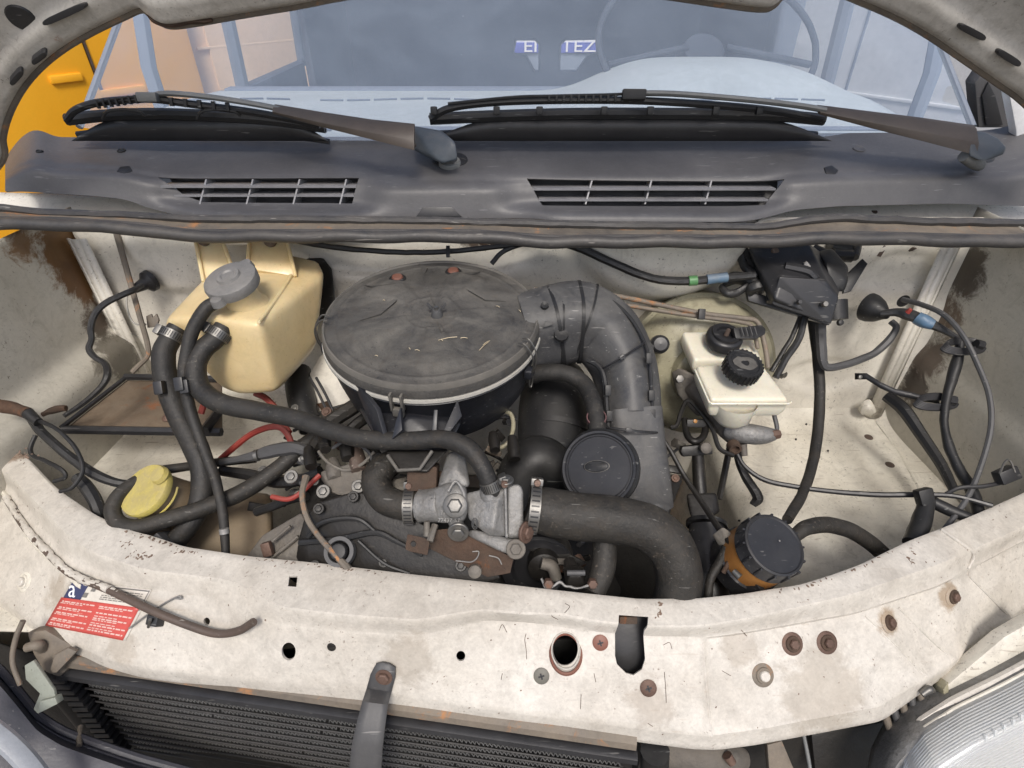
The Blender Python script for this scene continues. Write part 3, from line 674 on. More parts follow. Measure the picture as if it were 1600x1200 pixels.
for (x, y, r_, mt, mw) in ((1192, 1055, .0066, m_panel, m_gut), (1238, 1006, .0066, m_rbolt, m_rbolt), (1292, 1004, .0066, m_rbolt, m_rbolt), (1389, 973, .0064, m_rbolt, m_panel), (1489, 932, .0064, m_rbolt, m_panel), (38, 909, .0070, m_panel, m_apron)):
    p, n = hit(pt, x, y)
    part('washer', lathe(frame(p, n), [(.004, .0012), (.0105, .0014), (.0125, .0004), (.0128, -.0015)], 30), mw, fp)
    part('washer', lathe(frame(p, n), [(.004, .003), (.0082, .0028), (.0090, .0012)], 24), m_rust if mt is m_rbolt else mw, fp)
    part('bolt_head', bev(lathe(frame(p, n), [(0, .0068), (r_*.7, .0068), (r_*.86, .0056), (r_*.86, 0)], 6 if mt is m_rbolt else 20), .0004), mt, fp)
# right corner block (raised end of the upper rim)
q = [hit(pt, x, y)[0] + V((0, 0, .0015)) for x, y in ((1470, 829), (1517, 862), (1512, 884), (1460, 905), (1400, 925), (1396, 912), (1450, 890), (1404, 858))]
part('corner_edge', tube([hit(pt, x, y)[0] + V((0, -.0005, .001)) for x, y in ((1470, 828), (1496, 846), (1520, 866), (1512, 888))], .0022, 8), m_panel, van)
# creases and sealer on the panel
for pts, r_ in ((((1098, 1004), (1103, 1060), (1109, 1120), (1112, 1150)), .0016), (((1404, 949), (1440, 985), (1478, 1020), (1490, 1030)), .0014), (((1352, 962), (1392, 1000), (1425, 1036), (1448, 1056)), .0013), (((1512, 896), (1545, 930), (1580, 965)), .002)):
    part('pressed_edge', tube([hit(pt, x, y)[0] - V((0, 0, .0006)) for x, y in pts], r_, 8), m_panel, van)
part('seam_sealer', rough_up(tube([hit(pt, x, y)[0] + V((0, 0, .0005)) for x, y in ((-20, 745), (10, 775), (40, 830), (66, 862), (100, 892), (128, 918))], .0032, 8), .0022, 130), m_apron, van)
# little squashed rusty scratches (chipped paint down to metal)
for pts in (((868,955),(862,962),(872,968)),((883,943),(890,948),(882,958)),((780,985),(785,976),(792,988)),((1036,1008),(1046,1004),(1050,1014)),((928,1052),(931,1066)),((1038,1050),(1040,1075),(1041,1098)),((908,1085),(907,1108)),((1158,984),(1167,994)),((785,1052),(783,1062)),((1128,1048),(1142,1056)),((1020,1135),(1012,1130)),((822,990),(820,1000),(822,1014),(823,1030))):
    part('paint_chip', tube([hit(pt, x, y)[0] for x, y in pts], .00035, 5), m_rust, van)
chips = M()
for i in range(110):
    x = random.uniform(0, 1600); t_ = random.random()
    y = sinterp(T1, x) + 3 + (sinterp(T4, x)-sinterp(T1, x)) * (t_**2)
    if 860 < x < 1030 and y > 960: continue
    p, n = hit(pt, x, y); L_ = random.uniform(.0004, .0014)
    fr = frame(p + n*.0002, n); a = random.random()*3
    chips.join(lathe(fr @ Matrix.Rotation(a, 4, 'Z'), [(0, .0003), (L_*.8, .0002), (L_, -.0002)], 6, 1, random.uniform(.25, .8)))
for (cx0, cy0, sx_, sy_, n_) in ((215, 870, 22, 7, 26), (30, 712, 26, 14, 22), (1425, 873, 14, 10, 10), (1030, 955, 8, 14, 12), (200, 850, 10, 6, 8), (290, 862, 20, 4, 14), (240, 838, 60, 2, 30), (480, 880, 120, 2, 26), (1300, 898, 120, 3, 20)):
    for i in range(n_):
        x = random.gauss(cx0, sx_*.5); y = random.gauss(cy0, sy_*.5)
        if sy_ < 4: y = sinterp(T1, x) + random.uniform(2, 7)
        p, n = hit(pt, x, y); L_ = random.uniform(.0006, .0026); a = random.random()*3
        chips.join(lathe(frame(p + n*.0002, n) @ Matrix.Rotation(a, 4, 'Z'), [(0, .0003), (L_*.8, .0002), (L_, -.0002)], 6, 1, random.uniform(.25, .7)))
m_chip = grimy('bare_chipped_metal', (.20, .135, .095), (.12, .085, .065), .7)
part('paint_chips', chips, m_chip, van, kind='stuff')

# warning sticker on the left of the panel
st = thing('warning_sticker', 'red and white warning sticker with a navy letter mark, on the front panel', 'sticker', hit(pt, 150, 960)[0])
def stp(u, v, off):
    tl, tr, br, bl = (112, 908), (238, 921), (197, 1001), (72, 977)
    x = (tl[0]*(1-u)+tr[0]*u)*(1-v)+(bl[0]*(1-u)+br[0]*u)*v; y = (tl[1]*(1-u)+tr[1]*u)*(1-v)+(bl[1]*(1-u)+br[1]*u)*v
    p, n = hit(pt, x, y); return p + n*off
def patch(u0, u1, v0, v1, off, nu=14, nv=10): return grid(lambda u, v: stp(u0+(u1-u0)*u, v0+(v1-v0)*v, off), nu, nv)
part('label_sheet', patch(0, 1, 0, 1, .0008), m_swht, st, solid=.0003)
part('red_field', patch(.0, .97, .36, 1, .0013), m_sred, st, solid=.0002)
part('letter_field', patch(.025, .235, -.02, .36, .0013), m_snavy, st, solid=.0002)
part('border', patch(.22, .99, .02, .045, .0013, 14, 1), m_sblk, st, solid=.0002); part('border', patch(.975, .985, .02, .42, .0013, 1, 6), m_sblk, st, solid=.0002)
c0 = stp(.072, .325, .0017); c1 = stp(.20, .325, .0017); c2 = stp(.072, .02, .0017)
xd = (c1-c0).normalized(); nd = xd.cross((c2-c0)).normalized(); 
if nd.dot(CAM-c0) < 0: nd = -nd
yd = nd.cross(xd); fr = Matrix((xd, yd, nd)).transposed().to_4x4(); fr.translation = c0
part('letter', textmesh('a', .030, fr, .0002), m_wtxt, st)
def lines(rows, u0, u1, mt, nm, bold=False):
    m = M()
    for v in rows:
        u = u0
        while u < u1 - .02:
            L_ = random.uniform(.02, .07); L_ = min(L_, u1-u)
            m.join(patch(u, u+L_, v, v+(.028 if bold else .018), .0018, 2, 1)); u += L_ + .012
    part(nm, m, mt, st, kind='stuff')
lines([.42, .55, .66, .80, .90], .04, .46, m_sprt, 'small_print', True)
lines([.46, .59, .70, .84, .94], .03, .30, m_sprt, 'small_print')
lines([.42, .55, .66, .80, .90], .50, .94, m_sprt, 'small_print', True); lines([.46, .62, .70, .76, .86], .50, .80, m_sprt, 'small_print')
lines([.09, .13, .20, .24, .28], .45, .93, m_sblk, 'small_print')
for k in (.24,): 
    part('pictogram', patch(k, k+.05, .20, .30, .0018, 2, 2), m_sblk, st); part('pictogram', patch(k+.06, k+.11, .08, .16, .0018, 2, 2), m_sblk, st)

# bonnet stay rod lying over the sticker, with its clip
bs = thing('bonnet_stay', 'brown bonnet stay rod lying across the sticker on the front panel', 'stay rod', hit(pt, 250, 960)[0])
rp = [(10, 778, .004), (40, 825, .004), (70, 858, .005), (98, 887, .006), (122, 902, .008), (171, 922, .010), (240, 955, .013), (300, 979, .013), (339, 990, .013), (372, 986, .016), (396, 972, .022)]
part('rod', tube([hit(pt, x, y)[0] - ray(x, y)*h for x, y, h in rp], .0046, 10), m_stay, bs)
ck = M()
part('flaking_paint_sleeve', rough_up(tube([hit(pt, x, y)[0] - ray(x, y)*(h+.0008) + UP*.0004 for x, y, h in rp[:6]], .0043, 12, n=14), .0017, 150), m_panel, bs)
for i in range(150):
    t_ = random.random()*.6; k = t_*10; i0 = int(k); x, y = [rp[i0][j] + (rp[i0+1][j]-rp[i0][j])*(k-i0) for j in (0, 1)]
    h = rp[i0][2]; p, n = hit(pt, x, y); a = random.uniform(-1, 1.6); p = p - ray(x, y)*h + UP*.0040*math.sin(a) + RT*.003*math.cos(a)*random.choice((-1, 1)) - FW*.0020; ck.join(lathe(frame(p, -FW), [(0, .0010), (.0012, .0007), (.0018, -.0015)], 6, random.uniform(.5, 1.6), .8))
part('flaked_paint', ck, m_panel, bs, kind='stuff')
p, n = hit(pt, 246, 966)
part('clip', box(frame(p + n*.004, n, (1, -.3, 0)), .020, .017, .012, .002, .7), m_blackc, bs)
part('clip_hook', tube([p + n*.006 - UP*.008 - RT*.006, p + n*.012 + UP*.0, p + n*.016 + UP*.004 + RT*.003], .002, 6), m_steel, bs)
wp = thing('loose_wire', 'thin bent wire poking out from under the bonnet stay rod', 'wire', hit(pt, 240, 950)[0])
part('wire', tube([hit(pt, x, y)[0] + hit(pt, x, y)[1]*.004 for x, y in ((206, 980), (235, 958), (262, 940), (283, 930), (286, 934), (278, 933))], .0011, 6), m_gcap, wp)

# ================================================================== SCUTTLE, VENTS
C0 = [(0, 176), (40, 190), (62, 200), (80, 214), (200, 215), (400, 214), (800, 213), (1200, 209), (1400, 207), (1540, 204), (1575, 198), (1620, 178), (1700, 150)]
C4 = [(0, 306), (20, 302), (42, 300), (150, 306), (200, 312), (230, 325), (300, 341), (420, 346), (560, 344), (700, 341), (830, 341), (870, 345), (1150, 347), (1190, 342), (1240, 328), (1310, 322), (1480, 318), (1600, 322), (1700, 325)]
def scut(u, v):
    px = 8 + (1660-8)*u
    a = sinterp(C0, px); b_ = sinterp(C4, px)
    e = max(0, (75-px)/67)
    a = a + e*e*70; b_ = b_ - e*e*6
    py = a + (b_-a)*v
    y = 1.035 - .13*(min(v, .58)/.58) - .017*max(0, (v-.58)/.42) + .008*math.exp(-((v-.56)/.07)**2)
    # grille surrounds swell forward at the bottom
    for x0, x1 in ((300, 560), (840, 1200)):
        y -= .030/(1+math.exp(-(px-x0)/16)) / (1+math.exp((px-x1)/16)) * (1/(1+math.exp(-(v-.86)*30)))
        y += .012/(1+math.exp(-(px-x0+50)/9)) / (1+math.exp((px-x1-22)/9)) * math.exp(-((v-.72)/.16)**4)
    y += .004*math.sin(px/120)*(.3+v) + .012*math.exp(-(((px-600)/30)**2 + ((v-.38)/.12)**2))
    return PY(px, py, y)
scm = grid(scut, 260, 44); sct = bvh(scm)
sc = thing('scuttle_panel', 'dark grey plastic scuttle panel with two air intake grilles below the windscreen', 'scuttle panel', sct and hit(sct, 800, 270)[0])
sh = shellgrid(scm, 260, 44, .004)
shell = part('shell', sh, m_cowl, sc, ang=60)
G1 = [(247, 277), (561, 278), (550, 318), (318, 316), (290, 306)]; G2 = [(823, 279), (1226, 280), (1196, 320), (848, 321)]
cs = []
for G in (G1, G2):
    q = [hit(sct, x, y)[0] for x, y in G]; cs.append(prism([p + V((0, -.04, .03)) for p in q], .11, 0, dirn=(0, .8, -.6)))
q = [hit(sct, x, y)[0] for x, y in ((650, 342), (662, 323), (706, 323), (724, 342))]
cut(shell, cs)
for G, rows, divs in ((G1, [(250, 292, 556), (272, 306, 553)], (322, 395, 468, 541)), (G2, [(831, 296, 1212), (842, 313, 1200)], (925, 1018, 1112))):
    for (xa, y, xb) in rows:
        q = [hit(sct, x, y)[0] for x in (xa, xb)]; a, b_ = q
        dn = V((0, .032, -.004))
        m = M(); th = V((0, -.0, .0016))
        m.add([a+th, b_+th, b_+dn*1.0+th, a+dn+th, a-th, b_-th, b_+dn-th, a+dn-th], [(0,1,2,3), (7,6,5,4), (0,4,5,1), (1,5,6,2), (2,6,7,3), (3,7,4,0)])
        part('grille_slat', m, m_slat, shell)
    for x in divs:
        a = hit(sct, x, G[0][1]+3)[0]; b_ = hit(sct, x-10, 319)[0]; dn = V((0, .028, -.01)); th = V((.0012, 0, 0))
        m = M(); m.add([a+th, b_+th, b_+dn+th, a+dn+th, a-th, b_-th, b_+dn-th, a+dn-th], [(0,1,2,3), (7,6,5,4), (0,4,5,1), (1,5,6,2), (2,6,7,3), (3,7,4,0)])
        part('grille_divider', m, m_slat, shell)
    q = [hit(sct, x, y)[0] + V((0, .04, -.012)) for x, y in ((G[0][0]-12, G[0][1]-8), (G[1][0]+8, 272), (G[1][0]+4, 330), (G[0][0]+30, 330))]
    part('intake_box', prism(q, .004, 0), m_cowl, shell)
q = [hit(sct, x, y)[0] + V((0, -.002, 0)) for x, y in ((650, 338), (661, 323), (706, 323), (722, 338))]
part('drain_notch', prism(q, .004, .0008), m_blackc, shell)
for (x, y, r_, mt) in ((190, 236, .0065, m_black), (62, 237, .005, m_black), (1342, 233, .0095, m_cowl)):
    p, n = hit(sct, x, y); part('plug', lathe(frame(p, n), [(0, .0008), (r_*.7, .001), (r_*.85, .002), (r_, .0015), (r_*1.05, -.001)], 24), mt, shell)
for (x, y) in ((195, 266), (1298, 267)):
    p, n = hit(sct, x, y); part('screw_pocket', bev(lathe(frame(p, n), [(0, .002), (.011, .0015), (.0125, -.002)], 5), .001), m_blackc, shell)
p, n = hit(sct, 703, 250); part('spindle_boot', lathe(frame(p, n), [(.010, .006), (.022, .004), (.0285, .0015), (.030, -.002)], 36, 1, .75), m_blackc, shell)
p, n = hit(sct, 1530, 246); part('spindle_boot', lathe(frame(p, n), [(.010, .006), (.016, .004), (.022, .0015), (.024, -.002)], 30, 1, .75), m_blackc, shell)

# rubber seal and dirty gutter under the scuttle
E0 = [(-60, 322), (0, 322), (60, 330), (200, 334), (300, 340), (420, 340), (640, 342), (840, 347), (1000, 351), (1200, 353), (1240, 345), (1300, 337), (1450, 344), (1600, 346), (1700, 345)]
E1 = [(-60, 350), (0, 351), (100, 352), (230, 361), (290, 371), (420, 371), (600, 371), (740, 371), (860, 380), (1000, 379), (1190, 380), (1260, 375), (1350, 374), (1500, 378), (1580, 380), (1620, 375), (1700, 365)]
gt = thing('bonnet_seal', 'long dirty rubber bonnet seal on its gutter lip below the scuttle', 'rubber seal', PY(800, 360, .80))
def gut(u, v):
    px = -50 + 1740*u; a = sinterp(E0, px); b_ = sinterp(E1, px)-4
    y = .845 - .055*v + (.010*math.sin(v*math.pi)); return PY(px, a+(b_-a)*v, y)
part('gutter', grid(gut, 180, 8), m_gut, gt, ang=70, solid=.002)
def line3(T, px, dy, y): return PY(px, sinterp(T, px)+dy, y)
part('rubber_tube', tube([line3(E1, x, -1, .782) + V((0, 0, .0012*math.sin(x*.05))) for x in range(-50, 1700, 35)], .0085, 12, n=3), m_seal, gt)
part('rubber_lip', tube([line3(E1, x, -10, .790) for x in range(-50, 1700, 35)], .0030, 8, n=3), m_seal, gt)
part('rubber_lip', rough_up(tube([line3(E0, x, 2, .838) for x in range(-50, 1700, 35)], .006, 8, n=3), .0015, 40), m_seal, gt)

# ================================================================== BONNET (raised overhead)
EA = [(-40, 300), (4, 250), (4, 215), (14, 178), (34, 140), (62, 106), (100, 75), (146, 48), (196, 24), (222, 14), (240, 26), (262, 39), (300, 36), (380, 22), (460, 9), (600, -14), (850, -20), (1000, -12), (1130, 6), (1190, 13), (1208, 8), (1226, -8), (1280, -22), (1345, 2), (1400, 26), (1450, 54), (1500, 88), (1560, 130), (1600, 160), (1680, 240)]
def epx(u):
    k = u*(len(EA)-1); i = min(int(k), len(EA)-2); t = k-i
    P0, P1, P2, P3 = EA[max(i-1, 0)], EA[i], EA[i+1], EA[min(i+2, len(EA)-1)]
    return tuple(.5*((2*P1[j])+(P2[j]-P0[j])*t+(2*P0[j]-5*P1[j]+4*P2[j]-P3[j])*t*t+(3*P1[j]-P0[j]-3*P2[j]+P3[j])*t**3) for j in (0, 1))
def hood(u, v):
    px, py = epx(u); e = PY(px, py, .83 - .05*math.sin(u*math.pi))
    D = V((0, -.50, .86)); cx = 1 - .10*v
    prof = [(0, 0), (.01, .010), (.035, .012), (.045, .002), (.10, .002), (.11, .016), (.18, .018), (.2, .006), (1, 0)]
    s_ = v**1.6; off = interp(prof, s_)
    p = e + D*(.95*s_) + V((0, .86, .50))*(-off)
    p.x *= (1 - .05*s_) ; p.y -= .05*s_*s_; return p
hm = grid(hood, 200, 70); ht = bvh(hm)
bo = thing('bonnet', 'raised van bonnet seen from below, its dirty underside framing the top of the photo', 'bonnet', PY(800, 20, .8))
sh = shellgrid(hm, 200, 70, .02)
inner = part('inner_skin', sh, m_hood, bo, ang=50)
hc = []
for cx, cy, rx, ry, ang in ((105, 20, 36, 6, -24), (62, 84, 14, 5, -36), (26, 115, 14, 5, -48), (1515, 48, 22, 6, 27), (1572, 88, 20, 6, 32)):
    pts = []
    for k in range(16):
        a = 2*math.pi*k/16; X = rx*math.copysign(abs(math.cos(a))**.5, math.cos(a)); Y = ry*math.copysign(abs(math.sin(a))**.7, math.sin(a))
        ca, sa = math.cos(R(ang)), math.sin(R(ang)); pts.append((cx+X*ca-Y*sa, cy+X*sa+Y*ca))
    q = [hit(ht, x, y, .8) for x, y in pts]; n = q[0][1]; q = [a[0] + n*.008 for a in q]
    part('drain_slot', prism(q, .010, .001, dirn=-n), m_blackc, bo)
p, n = hit(ht, 34, 28, .8); part('plug', lathe(frame(p, n), [(0, .003), (.014, .002), (.016, -.001)], 24), m_blackc, bo)
part('rim_edge', tube([hood(k/120, 0) for k in range(121)], .0045, 8, n=1), m_gut, bo)
part('rust_edge', rough_up(tube([hood(u_/100, .02)+V((0, -.004, 0)) for u_ in range(34, 44)], .003, 8, n=2), .003, 90), m_rust, bo)

# ================================================================== WIPERS
def wiper(name, lab, blade, arm, armrail, headp, yb):
    t = thing(name, lab, 'wiper', PY(headp[0], headp[1], .93), 'windscreen wipers')
    bl = [PY(x, y, yb) for x, y in blade]
    b_ = part('blade', tube(bl, .0075, 8, ell=1.2), m_black, t)
    part('blade_rubber', tube([p + V((0, .004, -.006)) for p in bl], .0032, 6), m_blackc, b_)
    part('blade_shadow_lip', tube([p + V((0, .010, -.024)) for p in bl], .0045, 6), m_blackc, b_)
    part('arm_rail', tube([PY(x, y, yb-.02-.006*i) for i, (x, y) in enumerate(armrail)], [.006]*len(armrail), 8, ell=.7), m_wgrey, t)
    # tapered pressed arm
    A = [(x, y, w_) for x, y, w_ in arm]; m = M(); v = []; k = len(A)
    for i, (x, y, w_) in enumerate(A):
        c = PY(x, y, yb-.045-.05*i/(k-1)); d = depth(c); h = pxm(w_, d)
        for (a, bb) in ((-.5, .004), (-.45, -.004), (0, -.010), (.5, -.004), (.5, .004)): v.append(c - UP*(a*h) + V((0, bb, bb*.2)))
    f = [(i*5+j, i*5+(j+1) % 5, (i+1)*5+(j+1) % 5, (i+1)*5+j) for i in range(k-1) for j in range(5)] + [(4,3,2,1,0), tuple((k-1)*5+j for j in range(5))]
    m.add(v, f); part('arm', bev(m, .0008), m_arm, t)
    return t
t = wiper('wiper', 'left windscreen wiper with brown arm and blue-grey pivot head mid scuttle',
    [(104, 187), (160, 181), (240, 178), (330, 181), (420, 187), (508, 199)], [(428, 170, 12), (500, 186, 20), (580, 202, 28), (648, 214, 38)], [(232, 152), (262, 146), (330, 152), (400, 163), (440, 171)], (700, 240), .985)
ca = [PY(x, y, .96) for x, y in ((104, 187), (118, 172), (150, 161), (200, 156), (240, 155), (300, 163), (400, 176), (500, 195))]
part('bridge', tube(ca, .0055, 8), m_black, t)
cb = [PY(x, y, .955) for x, y in ((150, 164), (190, 157), (240, 151))]
for k in range(9):
    x = 153+k*10; y = 166 - k*1.35; part('spoiler_rib', box(frame(PY(x, y-3, .955), (0, -1, .2), (1, .0, .1)), .003, .012, .006, .0006), m_black, t)
part('spoiler_edge', tube([PY(x, y, .955) for x, y in ((150, 160), (190, 153), (232, 149))], .0018, 6), m_black, t)
for k in range(5):
    x = 268+k*22; y = 155+k*2; part('spoiler_rib', box(frame(PY(x, y+4, .955), (0, -1, .2)), .005, .012, .006, .0006), m_black, t)
for x0 in (160, 308): part('claw', tube([PY(x0, 186, .958), PY(x0+8, 174, .955), PY(x0+35, 171, .955), PY(x0+58, 174, .955), PY(x0+68, 181, .958)], .0022, 6), m_black, t)
part('clip', rough_up(box(frame(PY(232, 152, .95), (0, -1, .3)), .03, .014, .012, .002), .002, 60), m_wgrey, t)
hd = part('pivot_head', hull([P(x, y, d) for x, y, d in ((641, 208, .90), (645, 196, .89), (690, 204, .88), (712, 222, .87), (716, 250, .88), (690, 256, .88), (672, 240, .88), (645, 234, .90), (650, 200, .93), (700, 214, .92), (705, 250, .91), (650, 235, .93))], .004), m_head, t)
p, n = hit(sct, 703, 256); part('pivot_nut', bev(lathe(frame(p, n), [(0, .016), (.011, .016), (.0125, .013), (.0125, 0)], 6), .0008), m_strap, t)
part('pivot_washer', lathe(frame(p, n), [(0, .007), (.016, .006), (.018, .003), (.018, -.001)], 28), m_wgrey, t)
part('pin', lathe(frame(PY(646, 226, .89), (0, -1, .5)), [(0, .003), (.003, .0025), (.004, -.002)], 14), m_arm, hd)
t = wiper('wiper', 'right windscreen wiper with ribbed spoiler and long brown arm to the far right',
    [(672, 186), (760, 182), (900, 178), (1060, 178), (1200, 180), (1288, 187)], [(1278, 171, 12), (1360, 187, 24), (1440, 202, 34), (1524, 219, 44)], [(985, 150), (1000, 146), (1060, 147), (1160, 155), (1240, 164), (1290, 172)], (1530, 240), .985)
part('bridge', tube([PY(x, y, .96) for x, y in ((672, 186), (700, 170), (760, 161), (850, 157), (985, 157), (1100, 163), (1200, 172), (1285, 186))], .0055, 8), m_black, t)
for k in range(12):
    x = 858+k*11.5
    if x > 985: x += 55
    part('spoiler_rib', box(frame(PY(x, 153.5+max(0, (x-985)*.05), .955), (0, -1, .2)), .0035, .010, .006, .0006), m_black, t)
part('spoiler_edge', tube([PY(x, y, .955) for x, y in ((700, 162), (800, 152), (860, 150), (950, 148), (985, 146))], .0022, 6), m_black, t)
for x0 in (678, 776, 843, 944, 1016, 1118, 1186): part('claw', box(frame(PY(x0, 173, .955), (0, -1, .2)), .010, .012, .010, .002), m_black, t)
part('clip', rough_up(box(frame(PY(990, 148, .95), (0, -1, .3)), .035, .014, .012, .002), .002, 60), m_black, t)
hd = part('pivot_head', hull([P(x, y, d) for x, y, d in ((1520, 204, .845), (1540, 206, .84), (1560, 216, .84), (1573, 230, .84), (1568, 242, .845), (1536, 254, .84), (1512, 244, .84), (1516, 225, .835), (1540, 215, .88), (1565, 232, .88))], .004), m_head, t)
part('pivot_foot', tube([P(1506, 243, .85), P(1520, 253, .86), P(1530, 258, .89)], .009, 10), m_wgrey, hd)
# black strips behind the blades: dark glass base plus painted wiper reflections
bl = thing('screen_foot_reflection_strip', 'black strip behind the wiper blades standing in for the dark windscreen foot and the wiper reflections', 'moulding', PY(700, 205, 1.0))
for xa, xb in ((112, 512), (668, 1300)):
    def foot_strip(u, v, xa=xa, xb=xb):
        px = xa+(xb-xa)*u; h = 36*math.sin(min(1, u*5, (1-u)*5)*math.pi/2); return PY(px, 220-(h)*v, .985+.0*v)
    part('strip', grid(foot_strip, 30, 2), m_blackc, bl, solid=.003)

# ================================================================== UNDER THE PANEL: radiator, strap, bumper, headlamp
rt = thing('radiator', 'black finned radiator core showing below the front panel', 'radiator', PY(500, 1180, .3))
def radp(px, k, off=0.0):
    """point on the leaning core face; k = pixels below its upper edge line"""
    A_, B_ = PZ(90, 1040, .80), PZ(1010, 1174, .80); r = ray(px, 1040); r.z = 0
    t_ = (px-90)/920; x0 = A_ + (B_-A_)*t_ + V((0, off, 0)); dn = V((0, -.10, -1)).normalized()
    return x0 + dn * (k * .00145) + V(((k*.00012), 0, 0))
def radx(x, s_, off=0.0):
    a = radp(90, 0, off); b_ = radp(1010, 0, off); t = (x-a.x)/(b_.x-a.x); p = a + (b_-a)*t + V((0, -.10, -1)).normalized()*s_; p.x = x + s_*.10; return p
xa, xb = radp(96, 0).x, radp(996, 0).x
pitch = .0142; NR = 12
finm = M()
for r_ in range(NR):
    s0 = .016 + r_*pitch
    cyc = 130; xs = [xa + .018 + (xb-xa-.036)*i/(cyc*2) for i in range(cyc*2+1)]
    for i in range(cyc*2):
        if random.random() < .015: continue
        sA, sB = (s0+.0016, s0+pitch-.0050) if i % 2 else (s0+pitch-.0050, s0+.0016)
        j_ = random.uniform(-.0004, .0004)
        p, q = radx(xs[i]+j_, sA), radx(xs[i+1]+j_, sB); bk = V((0, .016, -.004)); th = V((.0011, 0, .0007))
        finm.add([p, q, q+bk, p+bk, p+th, q+th, q+bk+th, p+bk+th], [(0,1,2,3), (7,6,5,4), (0,4,5,1)])
    b_ = [radx(xa+.012+(xb-xa-.024)*i/12, s0+pitch-.0028, -.0008) for i in range(13)]
    part('core_tube', tube(b_, .0014, 6, n=1), m_cored, rt)
part('cooling_fins', finm, m_core, rt, kind='stuff')
part('core_back', prism([radx(xa, .0, .026), radx(xb, .0, .026), radx(xb, .24, .026), radx(xa, .24, .026)], .004, 0), m_blackc, rt)
part('top_rail', tube([radx(xa+(xb-xa)*i/10, .006, -.004) for i in range(11)], .0085, 8, n=1, ell=.8), m_blackc, rt)
part('top_rail', tube([radx(xa+(xb-xa)*i/10, -.010, .004) for i in range(11)], .010, 8, n=1), m_gut, rt)
for k in range(15):
    p = radx(xa-.002, .012+k*.012, -.006); part('header_rib', box(frame(p, (0, -1, .3)), .020, .007, .016, .0015), m_blackc, rt)
part('side_tank', tube([radx(xa-.020, -.004, .0), radx(xa-.022, .06, 0), radx(xa-.024, .16, 0)], .016, 12), m_black, rt)
part('side_tank', tube([radx(xb+.020, -.004, .0), radx(xb+.020, .06, 0), radx(xb+.018, .16, 0)], .016, 12), m_black, rt)
for k in range(7): p = radx(xa-.045, .02+k*.018, -.002); part('tank_rib', tube([p, p+V((.02, -.004, -.006))], .005, 8, n=1), m_strap, rt)
part('corner_bracket', pp([(40, 988), (70, 984), (118, 1012), (112, 1040), (92, 1060), (66, 1050), (50, 1022)], .02, .005, d=.70), m_gut, rt)
part('bracket_bolt', tpx([(42, 1012, .69), (58, 1008, .69), (66, 1012, .70)], [7, 8, 9]), m_gut, rt)
part('bracket_tab', pp([(84, 1024), (106, 1012), (120, 1018), (88, 1052), (76, 1052)], .006, .002, d=.685), m_gut, rt)
# grey tank and bits to the right of the core
ct = thing('expansion_elbow', 'dull grey metal elbow under the front panel at the right end of the radiator', 'pipe fitting', P(1080, 1190, .68))
part('body', rough_up(tpx([(1015, 1162, .68), (1060, 1172, .68), (1120, 1180, .68), (1160, 1186, .69)], [26, 34, 30, 16], seg=16), .002, 40), m_alud, ct)
part('collar', tpx([(1008, 1150, .665), (1012, 1175, .665), (1006, 1215, .665)], [11, 10, 12]), m_gut, ct)
part('bolt', tpx([(1136, 1180, .655), (1144, 1192, .655)], [8, 7]), m_rbolt, ct)
# flattened grey strap from the panel down over the core
ss = thing('steel_strap', 'grey twisted steel strap bolted to the panel and hanging over the radiator', 'strap', hit(pt, 600, 1060)[0])
def strap():
    c = [(604, 1030), (600, 1052), (594, 1075), (586, 1100), (580, 1130), (574, 1165), (570, 1215), (566, 1260)]; wd = [30, 38, 38, 40, 44, 48, 50, 50]; v = []
    for i, ((x, y), w_) in enumerate(zip(c, wd)):
        for sgn in (-.5, -.2, .2, .5):
            if i < 3: p, n = hit(pt, x+sgn*w_, y+sgn*6); p = p + n*.0035
            else: p = P(x+sgn*w_, y+sgn*5, (.622, .612, .612, .622, .64)[i-3]) + V((0, .0, .0))
            if i == 0: p = p - UP*abs(sgn)*.010
            v.append(p)
    m = M(); m.add(v, [(j*4+i, j*4+i+1, (j+1)*4+i+1, (j+1)*4+i) for j in range(len(c)-1) for i in range(3)]); return m
part('strip', strap(), m_strap, ss, solid=.003)
p, n = hit(pt, 602, 1053); part('washer', lathe(frame(p+n*.005, n), [(0, .001), (.0095, .001), (.010, -.001)], 24), m_rbolt, ss)
part('bolt_head', bev(lathe(frame(p+n*.005, n), [(0, .0055), (.0055, .0055), (.0068, .0045), (.0068, 0)], 6), .0006), m_rbolt, ss)
# bumper, lower left
bp_ = thing('bumper', 'blue-grey plastic front bumper curving through the bottom left corner', 'bumper', P(60, 1160, .70))
B0 = [(-120, 940), (0, 1044), (30, 1080), (60, 1118), (100, 1142), (150, 1160), (215, 1182), (300, 1205), (500, 1250), (800, 1290)]
def bump_(u, v):
    px = -100 + 800*u; py = sinterp(B0, px, 5); k = v
    d = .67 - .05*math.sin(k*1.5) + (.02 if v < .08 else 0); return P(px - 60*k, py + 6 + 230*k, d)
part('moulding', grid(bump_, 80, 24), m_bump, bp_, ang=60, solid=.004)
m_tgrey = grimy('pale_grey_trim', (.28, .30, .33), (.22, .235, .26), .4)
part('edge_lip', tube([bump_(i/40, 0) + V((0, .002, .002)) for i in range(41)], .005, 8, n=1), m_bump, bp_)
part('trim_strip', tube([P(-60, 1108, .60), P(0, 1150, .60), P(40, 1188, .60), P(75, 1235, .60)], .010, 8, ell=.5), m_tgrey, bp_)
m_brk = grimy('green_grey_paint', (.30, .32, .27), (.22, .235, .20), .5, speck=.5, bump=.1)
